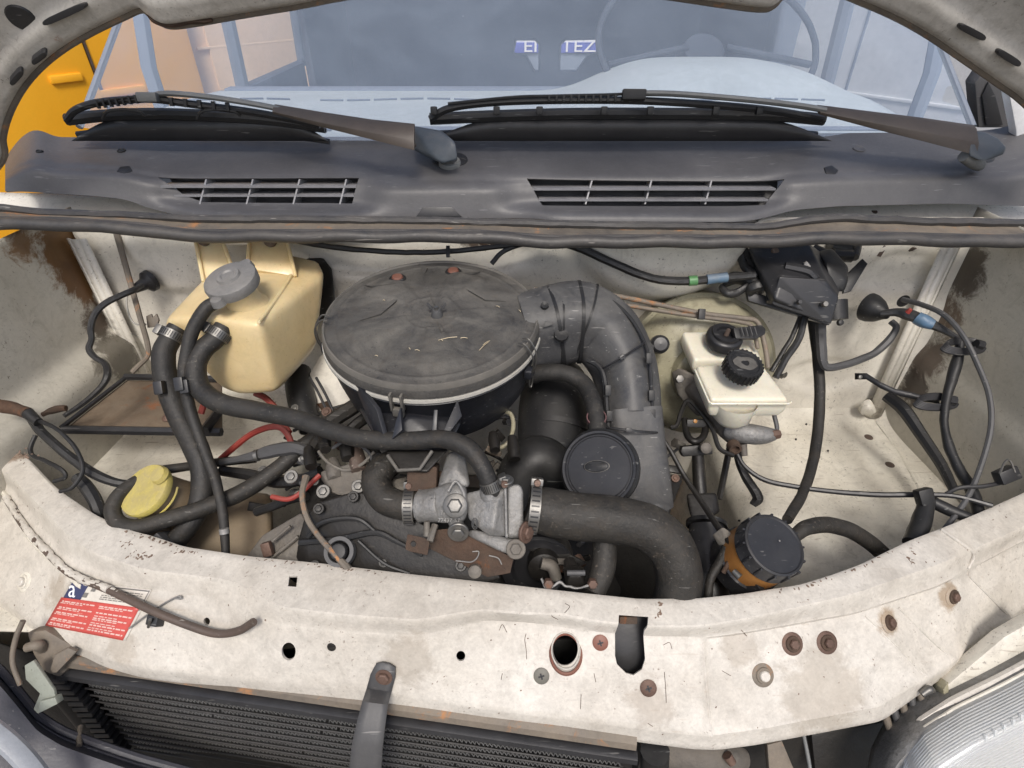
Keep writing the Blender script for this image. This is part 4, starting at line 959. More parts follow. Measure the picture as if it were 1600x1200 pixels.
# inner bits at left: wire, pale bracket
ib = thing('lamp_bracket', 'pale green-cream folded bracket in the dark gap left of the radiator', 'bracket', P(60, 1080, .68))
part('plate', pp([(38, 1040), (52, 1032), (84, 1078), (88, 1096), (58, 1115), (52, 1108), (62, 1084), (40, 1062)], .004, .001, d=.672), m_brk, ib)
part('fold', pp([(62, 1096), (86, 1090), (90, 1100), (58, 1116)], .010, .001, d=.667), m_brk, ib)
part('post', tpx([(36, 970, .68), (24, 1000, .68), (20, 1035, .68), (32, 1070, .68)], 4), m_gut, ib)
part('bar', tpx([(126, 1135, .70), (124, 1150, .69), (124, 1165, .68)], 4), m_gut, ib)
# headlamp, bottom right
hl = thing('headlamp', 'cloudy ribbed headlamp lens in the bottom right corner', 'headlamp', P(1540, 1150, .62))
HA = [(1385, 1240), (1392, 1200), (1412, 1160), (1440, 1128), (1490, 1096), (1560, 1062), (1620, 1030), (1720, 975)]
def lens(u, v):
    i = u*(len(HA)-1); a = int(min(i, len(HA)-2)); t = i-a
    x = HA[a][0]+(HA[a+1][0]-HA[a][0])*t; y = HA[a][1]+(HA[a+1][1]-HA[a][1])*t
    d = .66 - .055*math.sin(min(1, v*2.2)*1.57); return P(x + 70*v, y + 190*v, d)
part('reflector', grid(lambda u, v: lens(u, v) + FW*.035, 20, 14), m_alu, hl, solid=.002)
part('lens', grid(lens, 60, 40), m_lens, hl, ang=80)
rb_ = M()
for k in range(34):
    v0 = .10 + k*.024; pts = [lens(u_/12, v0) - FW*.0 for u_ in range(1, 13)]; rb_.join(tube(pts, .0009, 5, n=1))
part('lens_ribs', rb_, m_lens, hl, kind='stuff')
part('lens_edge', tube([lens(u_/30, 0) for u_ in range(31)], .0055, 8, n=1), m_panel, hl)
part('lens_edge', tube([lens(u_/30, .05) for u_ in range(31)], .0022, 8, n=1), m_apron, hl)
for k in range(9): part('lens_clip', box(frame(lens(.62+k*.03, .36-k*.006) - FW*.001, -FW), .003, .008, .003, .0005), m_lens, hl)
# cream bracket between panel and lamp
cb_ = thing('lamp_carrier', 'cream painted lamp carrier rail between the front panel and the headlamp', 'bracket', P(1540, 1040, .67))
part('rail', pp([(1478, 1072), (1570, 995), (1640, 955), (1680, 1000), (1600, 1036), (1540, 1072), (1480, 1100)], .02, .004, d=.675), m_apron, cb_)
part('post', pp([(1474, 1078), (1482, 1066), (1484, 1100), (1476, 1102)], .02, .001, d=.672), m_olive, cb_)
rs = thing('lamp_bellows', 'row of dusty grey ribs beside the headlamp under the panel edge', 'rubber bellows', P(1400, 1150, .68))
for k in range(6):
    x = 1372 + k*14; part('rib', tpx([(x+8, 1092-k*7, .69), (x+12, 1120-k*6, .685), (x+30, 1170-k*5, .68)], [5, 6, 5]), (m_gut, m_strap)[k % 2], rs)
part('screw', tpx([(1440, 1085, .66), (1452, 1077, .66), (1460, 1080, .66)], [5, 6, 3]), m_steel, rs)
gp = thing('grille_support', 'two thin grey upright grille supports below the panel right of the radiator', 'support', P(1230, 1180, .67))
part('upright', pp([(1199, 1164), (1222, 1158), (1246, 1215), (1203, 1215)], .01, .001, d=.685), m_gut, gp); part('upright', tpx([(1256, 1150, .66), (1262, 1180, .65), (1268, 1215, .64)], 3), m_wgrey, gp)
part('back_plate', pp([(1268, 1148), (1380, 1128), (1385, 1215), (1275, 1215)], .01, .002, d=.74), m_dark, gp)
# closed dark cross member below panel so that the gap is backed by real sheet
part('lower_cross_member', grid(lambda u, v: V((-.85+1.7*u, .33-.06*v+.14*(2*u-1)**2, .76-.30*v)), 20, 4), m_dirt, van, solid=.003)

# ================================================================== AIR FILTER
AF = P(675, 497, .776); an = V((.0, -.10, 1)).normalized(); af_fr = frame(AF, an, (1, 0, 0)); R0 = .1455
af = thing('air_filter_housing', 'large round dusty black air filter housing with a wing nut on its lid', 'air filter', AF - an*.12)
def lidh(x, y):
    r = math.hypot(x, y); h = .009*math.cos(min(1, r/R0)*1.25)
    a = math.atan2(y, x)
    # pressed star ribs: shallow raised sectors
    h += .0035*(1/(1+math.exp(-(math.cos(a*5+.6)-.25)*12)))*max(0, min(1, (r-.02)/.03))*max(0, min(1, (.118-r)/.012))
    h += .0014*math.exp(-((r-R0*.875)/.0022)**2) + .0010*math.exp(-((r-R0*.25)/.002)**2)
    return h
m = M(); NRR = 90; NA = 110; vv = []
for j in range(NRR+1):
    r = R0*.965*j/NRR
    for i in range(NA): a = 2*math.pi*i/NA; x, y = r*math.cos(a), r*math.sin(a); vv.append(af_fr @ V((x, y, lidh(x, y))))
m.add(vv, [(j*NA+i, j*NA+(i+1) % NA, (j+1)*NA+(i+1) % NA, (j+1)*NA+i) for j in range(NRR) for i in range(NA)])
lid = part('lid', m, m_lid, af, ang=50)
part('lid_rim', lathe(af_fr, [(R0*.958, .0035), (R0*.968, .0062), (R0*.978, .0062), (R0*.992, .002), (R0*.996, -.001)], 110), m_rim, lid)
part('lid_skirt', lathe(af_fr, [(R0*.993, .0), (R0*1.0, -.002), (R0*1.004, -.0125), (R0*.99, -.0145)], 110), m_lid, lid)
part('gasket', lathe(af_fr, [(R0*.985, -.0145), (R0*1.012, -.0150), (R0*1.016, -.0185), (R0*1.0, -.0215)], 110), m_gask, af)
base = part('bowl', lathe(af_fr, [(R0*.99, -.020), (R0*1.01, -.022), (R0*.985, -.028), (R0*.945, -.060), (R0*.90, -.090), (R0*.82, -.112), (R0*.55, -.124), (0, -.126)], 90), m_navy, af)
def lidpt(x, y, off=0): return af_fr @ V((x, y, lidh(x, y)+off))
def lidpx(px, py, off=0):
    r = ray(px, py); t = (AF + an*.008 - CAM).dot(an) / r.dot(an); q = af_fr.inverted() @ (CAM + r*t); return lidpt(q.x, q.y, off)
for (x, y) in ((621, 434), (708, 422)):
    c = lidpx(x, y); part('rubber_plug', lathe(frame(c, an), [(0, .0035), (.007, .0032), (.0085, .001), (.0085, -.002)], 24), m_plug, lid)
    part('plug_seat', lathe(frame(c, an), [(.0088, .0015), (.0105, .0012), (.0125, -.001)], 24), m_black, lid)
for tri in (((558, 501), (596, 492), (640, 456)), ((728, 454), (758, 470), (792, 469)), ((567, 443), (582, 449), (620, 445)), ((715, 429), (740, 428), (757, 420)), ((651, 405), (668, 418), (662, 428)), ((668, 452), (682, 486), (676, 470)), ((683, 500), (690, 524), (693, 520))):
    a, b_, c = [lidpx(x, y, .0006) for x, y in tri]; hgt = an*.0022
    m = M(); m.add([a, b_, c, b_+hgt], [(0, 1, 3), (1, 2, 3), (2, 0, 3), (0, 2, 1)]); part('moulded_rib', m, m_rim if tri[0][0] > 660 and tri[0][0] < 690 else m_lid, lid)
wc_ = lidpx(683, 494)
part('stud', lathe(frame(wc_, an), [(0, .014), (.0028, .014), (.003, -.002)], 12), m_steel, lid)
wn = part('wing_nut', lathe(frame(wc_, an), [(0, .010), (.005, .010), (.0065, .007), (.008, .0), (.008, -.002)], 20), m_strap, lid)
for sgn in (-1, 1):
    pts = [af_fr.to_3x3() @ V((sgn*x, .002, z)) + wc_ for x, z in ((.005, .005), (.010, .009), (.013, .015), (.011, .018), (.007, .013), (.005, .010))]
    part('nut_wing', prism(pts, .003, .0008), m_strap, lid)
def rimpt(ang, rr, z): return af_fr @ V((R0*rr*math.cos(ang), R0*rr*math.sin(ang), z))
for ang_ in (-.50, math.pi+.12):
    for da in (-.045, .045):
        part('wire_clip', tube([rimpt(ang_+da, .93, .011), rimpt(ang_+da*.9, .99, .012), rimpt(ang_+da*.7, 1.06, -.002), rimpt(ang_+da*.5, 1.07, -.020), rimpt(ang_+da*.25, 1.05, -.034), rimpt(ang_, 1.035, -.040)], .0011, 6), m_steel, af)
    part('clip_eye', tube([rimpt(ang_+.03*math.cos(a), 1.04, -.048+.012*math.sin(a)) for a in [2*math.pi*k/12 for k in range(13)]], .0011, 6, n=2), m_steel, af)
    part('clip_lug', box(frame(rimpt(ang_, 1.02, -.036), af_fr.to_3x3() @ V((math.cos(ang_), math.sin(ang_), 0)), an), .012, .014, .010, .002), m_navy, af)
fa = -math.pi/2 - .19
for da in (-.045, .045): part('front_tab', box(frame(rimpt(fa+da, 1.02, -.018), af_fr.to_3x3() @ V((math.cos(fa), math.sin(fa), 0)), an), .026, .003, .008, .001), m_rim, af)
part('front_tab', box(frame(rimpt(fa, 1.02, -.034), af_fr.to_3x3() @ V((math.cos(fa), math.sin(fa), 0)), an), .012, .014, .006, .001), m_rim, af)
# gusset fins and front carrier under the bowl
for pts in (((552, 600, .70), (560, 604, .69), (588, 640, .675), (600, 682, .67), (588, 684, .69)), ((618, 660, .665), (625, 636, .665), (628, 672, .66), (612, 686, .66)), ((678, 640, .665), (684, 640, .665), (682, 680, .66), (674, 678, .66)), ((715, 624, .68), (722, 650, .675), (698, 682, .66), (688, 684, .66))):
    part('gusset', pp([(x, y, d) for x, y, d in pts], .006, .001), m_navy, af)
part('outlet_neck', hull([P(x, y, d) for x, y, d in ((560, 640, .74), (590, 690, .68), (600, 705, .68), (700, 705, .68), (722, 660, .70), (720, 640, .74), (570, 620, .78), (710, 620, .78), (640, 650, .69))], .006), m_navy, af)
part('carrier', hull([P(x, y, d) for x, y, d in ((603, 706, .675), (700, 704, .675), (668, 738, .66), (625, 734, .66), (612, 700, .72), (700, 700, .72), (660, 745, .70), (620, 740, .70))], .003), m_dark, af)
part('carrier_edge', tpx([(606, 712, .67), (622, 735, .655), (656, 733, .655), (675, 705, .665)], 3, smooth=False), m_rim, af)
stw = M()
for (x, y, a, L_) in ((700, 533, -.3, .024), (756, 540, -1.0, .02), (760, 535, -.8, .012), (652, 548, .2, .006), (690, 536, .4, .005), (725, 529, 0, .009), (778, 480, .5, .006), (640, 545, 1, .004), (588, 555, .3, .004), (812, 484, 1, .005), (600, 470, .2, .003)):
    c = lidpx(x, y, .0014); dv = af_fr.to_3x3() @ V((math.cos(a), -math.sin(a), 0)); stw.join(tube([c - dv*L_/2, c + an*.001, c + dv*L_/2], .0005, 4))
part('straw_bits', stw, m_straw, af, kind='stuff')

# ================================================================== INTAKE DUCT
du = thing('intake_duct', 'wide scuffed black intake duct bending down from the right of the air filter', 'air duct', P(985, 700, .80))
part('elbow', tpx([(822, 520, .82), (862, 510, .82), (905, 502, .82), (942, 520, .82), (968, 558, .81), (980, 600, .80), (984, 650, .79)], [55, 56, 55, 51, 46, 43, 42], seg=36, n=8, sq=3.6), m_rim if False else grimy('scuffed_duct_plastic', (.048, .049, .053), (.032, .033, .037), .44, mottle=.5, dust=.75, dustc=(.15, .145, .135), scratch=.45, scratchc=(.36, .35, .33), speck=.3, bump=.15), du)
m_duct = bpy.data.materials['scuffed_duct_plastic']
part('downpipe', tpx([(984, 640, .79), (990, 690, .785), (998, 740, .78), (1006, 790, .785)], [43, 42, 41, 39], seg=36, sq=5), m_duct, du)
part('flared_end', tpx([(1000, 778, .785), (1010, 792, .785), (1018, 800, .79)], [38, 42, 30], seg=24), m_duct, du)
for (x, y, x2, y2, r_) in ((866, 510, 871, 509, 57), (874, 508, 877, 508, 57), (902, 503, 907, 503, 57), (912, 504, 915, 505, 56)):
    part('collar', tpx([(x, y, .82), (x2, y2, .82)], r_, seg=40, n=2, sq=3.6), m_black, du)
part('joint_flange', tpx([(918, 562, .775), (935, 572, .77), (944, 592, .765), (948, 640, .765), (952, 690, .765), (958, 740, .765)], [4.5]*6, seg=8), m_black, du)
part('outer_flange', tpx([(905, 455, .80), (940, 462, .80), (975, 486, .79), (1000, 520, .78), (1014, 560, .77), (1018, 620, .765), (1022, 680, .76), (1032, 760, .76)], [3.2]*8, seg=8), m_black, du)
for (x, y) in ((1018, 618), (1019, 648), (1022, 700), (1026, 730), (1014, 560), (950, 610), (952, 650), (955, 700)): part('flange_clip', box(frame(P(x, y, .757), -FW), .008, .014, .006, .001), m_black, du)
for a, b_ in (((945, 574, .762), (1006, 536, .772)), ((948, 668, .745), (1026, 676, .752))):
    A, B = P(*a), P(*b_); mid = (A+B)/2 - FW*.014
    part('cable_tie', tube([A + FW*.02, A, mid, B, B + FW*.02], .0017, 6), m_blackc, du); part('tie_lock', box(frame(A*.6+B*.4 - FW*.012, -FW, (B-A)), .008, .006, .005, .001), m_blackc, du)
for (x, y, r_) in ((851, 477, .005), (877, 523, .009)):
    part('dimple', lathe(frame(P(x, y, .765), -FW + UP*.4), [(0, .0005), (r_*.7, .001), (r_, .0015), (r_*1.1, -.002)], 20), m_black, du)
part('moulded_arrow', pp([(848, 512), (853, 501), (866, 507)], .002, .0003, d=.757), m_black, du)

# ================================================================== BREATHER CAP, BLACK CANISTER
bc = thing('oil_breather', 'round matt black breather cap facing forward beside the intake duct', 'round cap', P(937, 732, .70))
bn = (CAM - P(937, 732, .70)).normalized(); bn = (bn + RT*(-.28) + UP*.10).normalized(); bf = frame(P(937, 732, .70), bn, RT)
rr = .0475
part('body', lathe(bf, [(rr*.8, -.035), (rr*.86, -.012), (rr*1.0, -.008), (rr*1.03, -.003), (rr*1.03, .003), (rr*.97, .0065)], 60), m_black, bc)
part('lid', lathe(bf, [(0, .0062), (rr*.80, .0058), (rr*.83, .0046), (rr*.86, .0046), (rr*.89, .0072), (rr*.95, .0075), (rr*.98, .005)], 60), m_blackc, bc)
part('worn_mark', lathe(frame(bf @ V((-.004, .002, .0064)), bn, RT), [(0, .0003), (.006, .0003), (.0066, -.0003)], 24, 2.3, 1), m_black, bc)
part('worn_ring', lathe(frame(bf @ V((-.002, .002, .0062)), bn, RT), [(.0086, .0002), (.0090, .0006), (.0094, .0002), (.0086, .0002)], 30, 1.7, .8), m_rim, bc)
bh = thing('breather_hose', 'short curved black hose from the air filter down to the round breather cap', 'hose', P(935, 660, .72))
part('hose', tpx([(822, 588, .80), (850, 582, .79), (885, 584, .78), (912, 600, .77), (926, 628, .745), (932, 655, .73), (933, 676, .72)], 13.5, seg=14), m_rub, bh)
part('red_tie', lathe(frame(P(932, 654, .729), (.1, .3, -1)), [(.0112, -.004), (.0126, -.004), (.0126, .004), (.0112, .004), (.0112, -.004)], 24), grimy('faded_red_band', (.16, .07, .07), (.08, .05, .05), .5, bump=.3), bh)
kc = thing('black_canister', 'tall dusty black cylinder standing behind the round breather cap', 'canister', P(860, 700, .84))
part('body', rough_up(tpx([(873, 590, .93), (870, 602, .91), (866, 640, .88), (864, 700, .85), (856, 760, .82)], [30, 50, 55, 56, 52], seg=40, n=10), .0012, 25), m_black, kc)
part('outlet', rough_up(tpx([(900, 740, .80), (868, 730, .80), (840, 720, .80), (815, 745, .80), (808, 790, .80)], [30, 36, 40, 38, 34], seg=30), .0012, 25), m_black, kc)
part('band', tpx([(868, 668, .865), (867, 676, .862)], 58, seg=40, n=2), m_black, kc)

# ================================================================== EXPANSION TANK
et = thing('expansion_tank', 'yellowed plastic coolant expansion tank with a grey metal pressure cap', 'coolant tank', P(400, 610, .84))
tk = hull([P(x, y, d) for x, y, d in ((258, 500, .800), (330, 494, .765), (403, 506, .752), (255, 510, .815), (346, 606, .845), (372, 617, .830), (432, 613, .822), (495, 540, .885), (509, 425, .905), (500, 405, .93), (440, 392, .94), (322, 432, .87), (318, 440, .89), (270, 490, .86), (350, 600, .90), (480, 560, .95), (420, 607, .90))], .012)
soften(part('body', tk, m_tank, et, ang=30), .004, 22)
part('seam', tpx([(404, 503, .752), (415, 490, .775), (440, 455, .83), (455, 430, .87)], 3.0, seg=8), m_tank, et)
for (a, b_, c, d_) in (((303, 366), (344, 366), (368, 432), (318, 440)), ((390, 366), (446, 366), (462, 432), (386, 420))):
    part('mounting_ear', prism([P(*a, .885), P(*b_, .885), P(*c, .872), P(*d_, .865)], .018, .005), m_tank, et)
    part('ear_edge', tube([P(*a, .880), P(*d_, .862)], .0028, 8, n=2), m_tank, et); part('ear_edge', tube([P(*b_, .880), P(*c, .868)], .0028, 8, n=2), m_tank, et)
for (x, y) in ((318, 375), (422, 377)):
    part('mounting_bolt', lathe(frame(P(x, y, .875), (0, -1, .5)), [(0, .006), (.005, .0055), (.0085, .003), (.0092, -.003)], 24), m_stay, et)
cn = (an + V((-.12, -.16, 0))).normalized(); cc = P(362, 440, .765)
part('neck', lathe(frame(cc - cn*.035, cn), [(.030, -.012), (.0235, .0), (.022, .028)], 30), m_tank, et)
pc = part('pressure_cap', lathe(frame(cc, cn), [(.030, -.010), (.0345, -.008), (.0355, .002), (.034, .006), (.030, .0075), (.016, .0085), (.0145, .012), (.010, .012), (.008, .010), (0, .0102)], 48), m_gcap, et)
cf = frame(cc, cn, (1, .35, 0))
for a in (1.0, 1.0+math.pi): 
    e = cf @ V((.036*math.cos(a), .036*math.sin(a), -.003)); part('cap_ear', bev(lathe(frame(e, cn), [(0, .007), (.008, .006), (.010, -.004)], 16), .001), m_gcap, pc)
part('overflow_spigot', tpx([(352, 462, .775), (340, 470, .77)], 9, n=2), m_tank, et)
for x, y, d in ((276, 520, .80), (346, 520, .775)): part('hose_spigot', tpx([(x+14, y-14, d+.03), (x-4, y+8, d)], 12, n=2), m_tank, et)

# ================================================================== HOSES
def hose(lab, pts, r, mt=None, seg=16, clamps=(), cat='hose', name='hose', n=6, grp=None, rg=0):
    t = thing(name, lab, cat, P(*pts[len(pts)//2]), grp)
    m = tpx(pts, r, seg=seg, n=n)
    rough_up(m, rg or .0006, 38)
    part('hose_body' if cat == 'hose' else 'sleeve', m, mt or m_rub, t)
    for (x, y, d, ax, cr, s_) in clamps: band_clamp(t, P(x, y, d), ax, pxm(cr, d), scr=s_)
    return t
def axis(a, b_): return (P(*b_) - P(*a)).normalized()
h1 = hose('thick coolant hose dropping from the left spigot of the yellowed tank', [(278, 512, .795), (266, 530, .79), (256, 552, .785), (259, 590, .785), (276, 640, .785), (300, 690, .78), (316, 730, .775), (314, 780, .765), (296, 820, .755), (262, 858, .75)], [15, 16, 17, 17.5, 17.5, 17.5, 17.5, 17, 16, 15], clamps=((269, 524, .791, axis((278, 512, .795), (262, 538, .788)), 16, -RT+UP*.4),))
part('end_clip', box(frame(P(262, 852, .745), axis((296, 820, .755), (262, 858, .75))), .034, .034, .02, .004), m_strap, h1)
h2 = hose('thin overflow hose hanging from the tank cap down to the front panel', [(340, 472, .76), (322, 482, .755), (303, 512, .755), (292, 550, .755), (288, 590, .757), (297, 640, .76), (318, 700, .755), (335, 745, .745), (346, 790, .735), (351, 830, .73), (353, 872, .725)], [10, 10.5, 10.5, 10, 9.5, 9, 8.5, 8, 7.5, 7, 6], seg=12)
part('printed_mark', tpx([(350, 826, .722), (351, 834, .722)], 7.5, n=2), m_gcap, h2)
h3 = hose('long grey-black coolant hose running from the tank across to the thermostat housing', [(350, 510, .775), (338, 528, .77), (318, 546, .765), (306, 572, .76), (312, 606, .755), (345, 630, .745), (400, 642, .735), (460, 654, .72), (520, 674, .70), (570, 686, .685), (630, 689, .672), (690, 686, .66), (730, 700, .65), (752, 726, .645), (764, 752, .645), (770, 772, .65)], [14, 15, 15.5, 16, 16, 15.5, 15, 14.5, 14.5, 14.5, 14.5, 14.5, 15, 14.5, 14, 13], clamps=((342, 523, .772, axis((350, 510, .775), (332, 534, .768)), 15.5, -RT+UP*.4), (767, 758, .646, axis((760, 745, .645), (770, 772, .65)), 14.5, RT*.8+UP*.4)))
for (x, y, d) in ((250, 606, .765), (282, 600, .742), (290, 604, .745)):
    part('hose_clip', box(frame(P(x, y, d), -FW, (1, 0, .2)), .012, .018, .012, .002), m_blackc, h2)
hose('rubber loop hose curling round the yellow washer cap toward the engine', [(505, 672, .80), (470, 700, .79), (430, 735, .78), (380, 768, .765), (320, 793, .75), (260, 812, .735), (215, 824, .73), (186, 818, .73), (176, 797, .735), (188, 772, .745), (214, 752, .76), (250, 736, .78), (300, 728, .80), (345, 722, .83), (400, 716, .86)], [11, 12, 12.5, 13, 13, 13, 13, 12.5, 12, 11, 10, 8, 7, 7, 7], m_rub2, rg=.0006)
hose('big radiator top hose curving right of the thermostat housing and down behind the panel', [(826, 790, .66), (850, 798, .66), (900, 806, .66), (955, 812, .66), (1005, 822, .66), (1042, 848, .66), (1060, 888, .66), (1058, 930, .665), (1045, 975, .67)], [30, 36, 37, 37, 37, 37, 36, 35, 34], m_rub2, 30, clamps=((834, 795, .66, RT + UP*-.12, 35, UP+RT*-.1),), rg=.0012)
hose('stubby grey branch hose hanging below the big radiator hose', [(944, 835, .68), (945, 862, .675), (942, 890, .67), (930, 925, .665)], [18, 19, 19, 17], m_rub2, rg=.0008)
hose('fat elbow hose joining the left end of the thermostat housing', [(622, 716, .72), (600, 730, .71), (588, 752, .70), (598, 776, .69), (622, 788, .685), (655, 790, .68)], [18, 21, 23, 23, 23, 23], m_rub2, 24, clamps=((641, 790, .682, RT, 26, UP+RT*.2),), rg=.001)
hose('return hose arching from the black fluid reservoir behind the panel rim', [(1240, 838, .69), (1262, 824, .70), (1295, 820, .72), (1330, 830, .735), (1362, 850, .75), (1392, 880, .76), (1410, 915, .77)], [10, 12, 12.5, 12.5, 12.5, 12, 11], m_rub2)
hose('slim black hose curving down the right of the firewall to the reservoir', [(1270, 500, .97), (1278, 560, .95), (1281, 620, .93), (1277, 680, .90), (1268, 730, .86), (1252, 775, .80), (1230, 812, .74)], [8, 8, 8, 8, 8, 8, 8], m_rub, 12)
hose('dark pipe below the expansion tank running down behind the filter', [(465, 580, .95), (468, 610, .93), (476, 645, .91), (486, 670, .90)], [20, 21, 20, 18], m_black)
hose('grubby metal pipe behind the thermostat with a pitted end', [(870, 905, .70), (862, 885, .70), (846, 880, .70)], [9, 10, 9], m_alud, name='metal_pipe', cat='pipe')

# ================================================================== BATTERY TRAY
btr = thing('battery_tray', 'empty rusty battery tray with black edges behind the thick coolant hose', 'battery tray', PZ(220, 640, .92))
tc = [PZ(96, 668, .925), PZ(345, 672, .925), PZ(345, 592, .925), PZ(196, 590, .925)]
part('tray_floor', prism([p - V((0, 0, .006)) for p in tc], .003, 0, dirn=(0, 0, -1)), m_tray, btr)
part('front_edge', tube([p + V((0, 0, -.004)) for p in (tc[0], tc[1])], .007, 6, n=3, ref=V((0, 0, 1))), m_blackc, btr)
part('side_edge', tube([tc[0], tc[3]], .004, 6, n=3), m_blackc, btr); part('rear_edge', tube([tc[3] + V((0, 0, .002)), tc[2]], .006, 6, n=3), m_blackc, btr)
p_ = PZ(263, 652, .922); part('tray_bolt', rough_up(lathe(frame(p_, (0, 0, 1)), [(0, .006), (.005, .005), (.009, .001), (.010, -.001)], 14), .001, 200), m_rbolt, btr)
part('cross_bar', tube([PZ(320, 672, .93), PZ(344, 640, .93)], .007, 6, n=2), m_blackc, btr)

# ================================================================== WASHER TANK
wt = thing('washer_tank', 'dusty brown washer bottle with a yellow flip cap low on the left', 'washer bottle', P(300, 840, .78))
part('body', hull([P(x, y, d) for x, y, d in ((212, 806, .80), (300, 770, .82), (425, 776, .85), (425, 880, .80), (215, 870, .78), (300, 765, .86), (425, 770, .9), (215, 800, .88), (430, 900, .9), (215, 900, .85))], .012), m_wtank, wt)
wn_ = (V((-.30, -.42, 1))).normalized(); wc2 = P(228, 766, .745)
part('neck', lathe(frame(wc2, wn_), [(.034, -.060), (.031, -.035), (.0285, -.004)], 40), m_wtank, wt)
yc = part('flip_cap', lathe(frame(wc2, wn_), [(.030, -.008), (.0345, -.006), (.0355, 0), (.034, .0035), (.028, .0045), (.02, .0035), (0, .004)], 48), m_yel, wt)
part('cap_tab', lathe(frame(P(248, 742, .74), wn_), [(0, .004), (.010, .003), (.012, -.003)], 18), m_yel, yc)
part('cap_strap', tube([frame(wc2 - wn_*.016, wn_) @ V((.033*math.cos(a), .033*math.sin(a), 0)) for a in [-2.4+ k*.26 for k in range(11)]], .0014, 6), m_yel, yc)

# ================================================================== BRAKE SERVO, MASTER CYLINDER, RESERVOIRS
sv = thing('brake_servo', 'round olive cream brake servo drum bolted to the firewall behind the fluid reservoirs', 'brake servo', P(1095, 600, 1.0))
sn = (V((-.10, -1, .30))).normalized(); sc_ = P(1092, 572, .985); sf = frame(sc_, sn, RT); sr = .122
part('rear_shell', lathe(sf, [(sr*.9, -.10), (sr*.99, -.06), (sr*1.01, -.012), (sr*1.03, -.010), (sr*1.03, .0), (sr*.98, .004)], 70), m_olive, sv)
part('front_shell', lathe(sf, [(sr*.985, .002), (sr*.95, .018), (sr*.84, .034), (sr*.70, .044), (sr*.45, .048), (sr*.42, .066), (sr*.22, .070), (0, .070)], 70), m_olive, sv)
part('vacuum_elbow', tube([P(1000, 546, .88), P(1014, 543, .885), P(1027, 540, .89), P(1030, 540, .91)], [.008, .008, .010, .012], 12), m_black, sv)
part('valve_cap', lathe(frame(P(1031, 538, .885), -FW + RT*-.1), [(0, .010), (.010, .009), (.014, .005), (.015, -.008)], 24), m_blackc, sv)
for a in (.6, 2.2, 3.8): 
    q = sf @ V((sr*.32*math.cos(a), sr*.32*math.sin(a), .068)); hexbolt(sv, q, sn, .006, m_alud, washer=1.4)
mc = thing('brake_master_cylinder', 'corroded alloy brake master cylinder below the white reservoirs', 'master cylinder', P(1150, 680, .86))
soften(part('mount_flange', hull([P(x, y, d) for x, y, d in ((1048, 580, .90), (1062, 572, .89), (1100, 590, .88), (1106, 640, .88), (1090, 655, .89), (1060, 620, .90), (1052, 600, .92), (1100, 620, .92))], .004), m_alud, mc), .002, 4)
soften(part('cylinder_body', rough_up(tpx([(1085, 600, .90), (1110, 632, .885), (1130, 658, .87), (1150, 682, .86), (1156, 694, .855)], [22, 21, 20, 17, 12], seg=20), .0012, 60), m_alud, mc), .002, 4)
soften(part('outlet_boss', rough_up(tpx([(1134, 668, .86), (1160, 676, .85), (1190, 680, .848), (1212, 679, .85)], [16, 17, 15, 9], seg=18), .001, 80), m_alu, mc), .002, 4)
part('outlet_nut', bev(lathe(frame(P(1206, 679, .845), RT + UP*.1), [(0, .012), (.006, .012), (.0075, .009), (.0075, -.004)], 6), .0006), m_rbolt, mc)
part('port', lathe(frame(P(1148, 700, .842), -FW + UP*-.6), [(0, -.002), (.005, -.002), (.006, .004), (.009, .004), (.010, -.008)], 20), m_rust, mc)
part('lower_nipple', tpx([(1160, 694, .85), (1163, 712, .85)], [7, 5], seg=12), m_alud, mc)
part('flange_bolt', bev(lathe(frame(P(1061, 592, .868), -FW), [(0, .006), (.006, .006), (.007, .004), (.007, -.004)], 6), .0006), m_steel, mc)
r1 = thing('fluid_reservoir', 'rear white brake fluid reservoir with an open-centred black cap and connector arm', 'fluid reservoir', P(1130, 560, .90))
def tray_(pts, dz, th): # rounded flat reservoir: top polygon + bottom
    top = [P(*p) for p in pts]; c = sum(top, V((0, 0, 0)))/len(top)
    return hull(top + [c + (p-c)*.93 + V((0, 0, -th)) for p in top] + [c + (p-c)*1.03 + V((0, 0, -th*.55)) for p in top], .005)
soften(part('tank', tray_([(1066, 517, .90), (1170, 516, .93), (1192, 562, .88), (1086, 562, .86)], 0, .030), m_res, r1), .0022, 7)
kf = frame(P(1132, 527, .868), (V((.06, -.22, 1))).normalized(), RT)
c1_ = part('cap', lathe(kf, [(.025, -.012), (.0268, -.010), (.0268, .002), (.0245, .005), (.021, .006), (.0205, .010), (.014, .010), (.013, .004), (0, .003)], 40), m_blackc, r1)
part('float_pin', rough_up(lathe(frame(kf @ V((.001, .0, .004)), V((.15, 0, 1))), [(0, .012), (.003, .011), (.0035, 0)], 10), .001, 200), m_stay, c1_)
part('connector_arm', pp([(1146, 512, .853), (1190, 507, .862), (1197, 514, .862), (1196, 522, .858), (1182, 529, .853), (1150, 529, .85)], .008, .002), m_black, c1_)
for k in range(4): part('arm_rib', tpx([(1158+k*7, 511, .848), (1162+k*7, 524, .845)], 1.3, seg=6, n=2), m_blackc, c1_)
r2 = thing('fluid_reservoir', 'front white fluid reservoir with a ribbed dusty black screw cap', 'fluid reservoir', P(1160, 610, .83), None)
soften(part('tank', tray_([(1088, 570, .845), (1190, 566, .87), (1233, 624, .81), (1112, 624, .80)], 0, .034), m_res, r2), .0022, 7)
part('seam', tube([P(1086, 578, .842), P(1108, 628, .798), P(1112, 631, .796), P(1232, 631, .806), P(1236, 628, .81)], .0016, 6, smooth=False), m_res, r2)
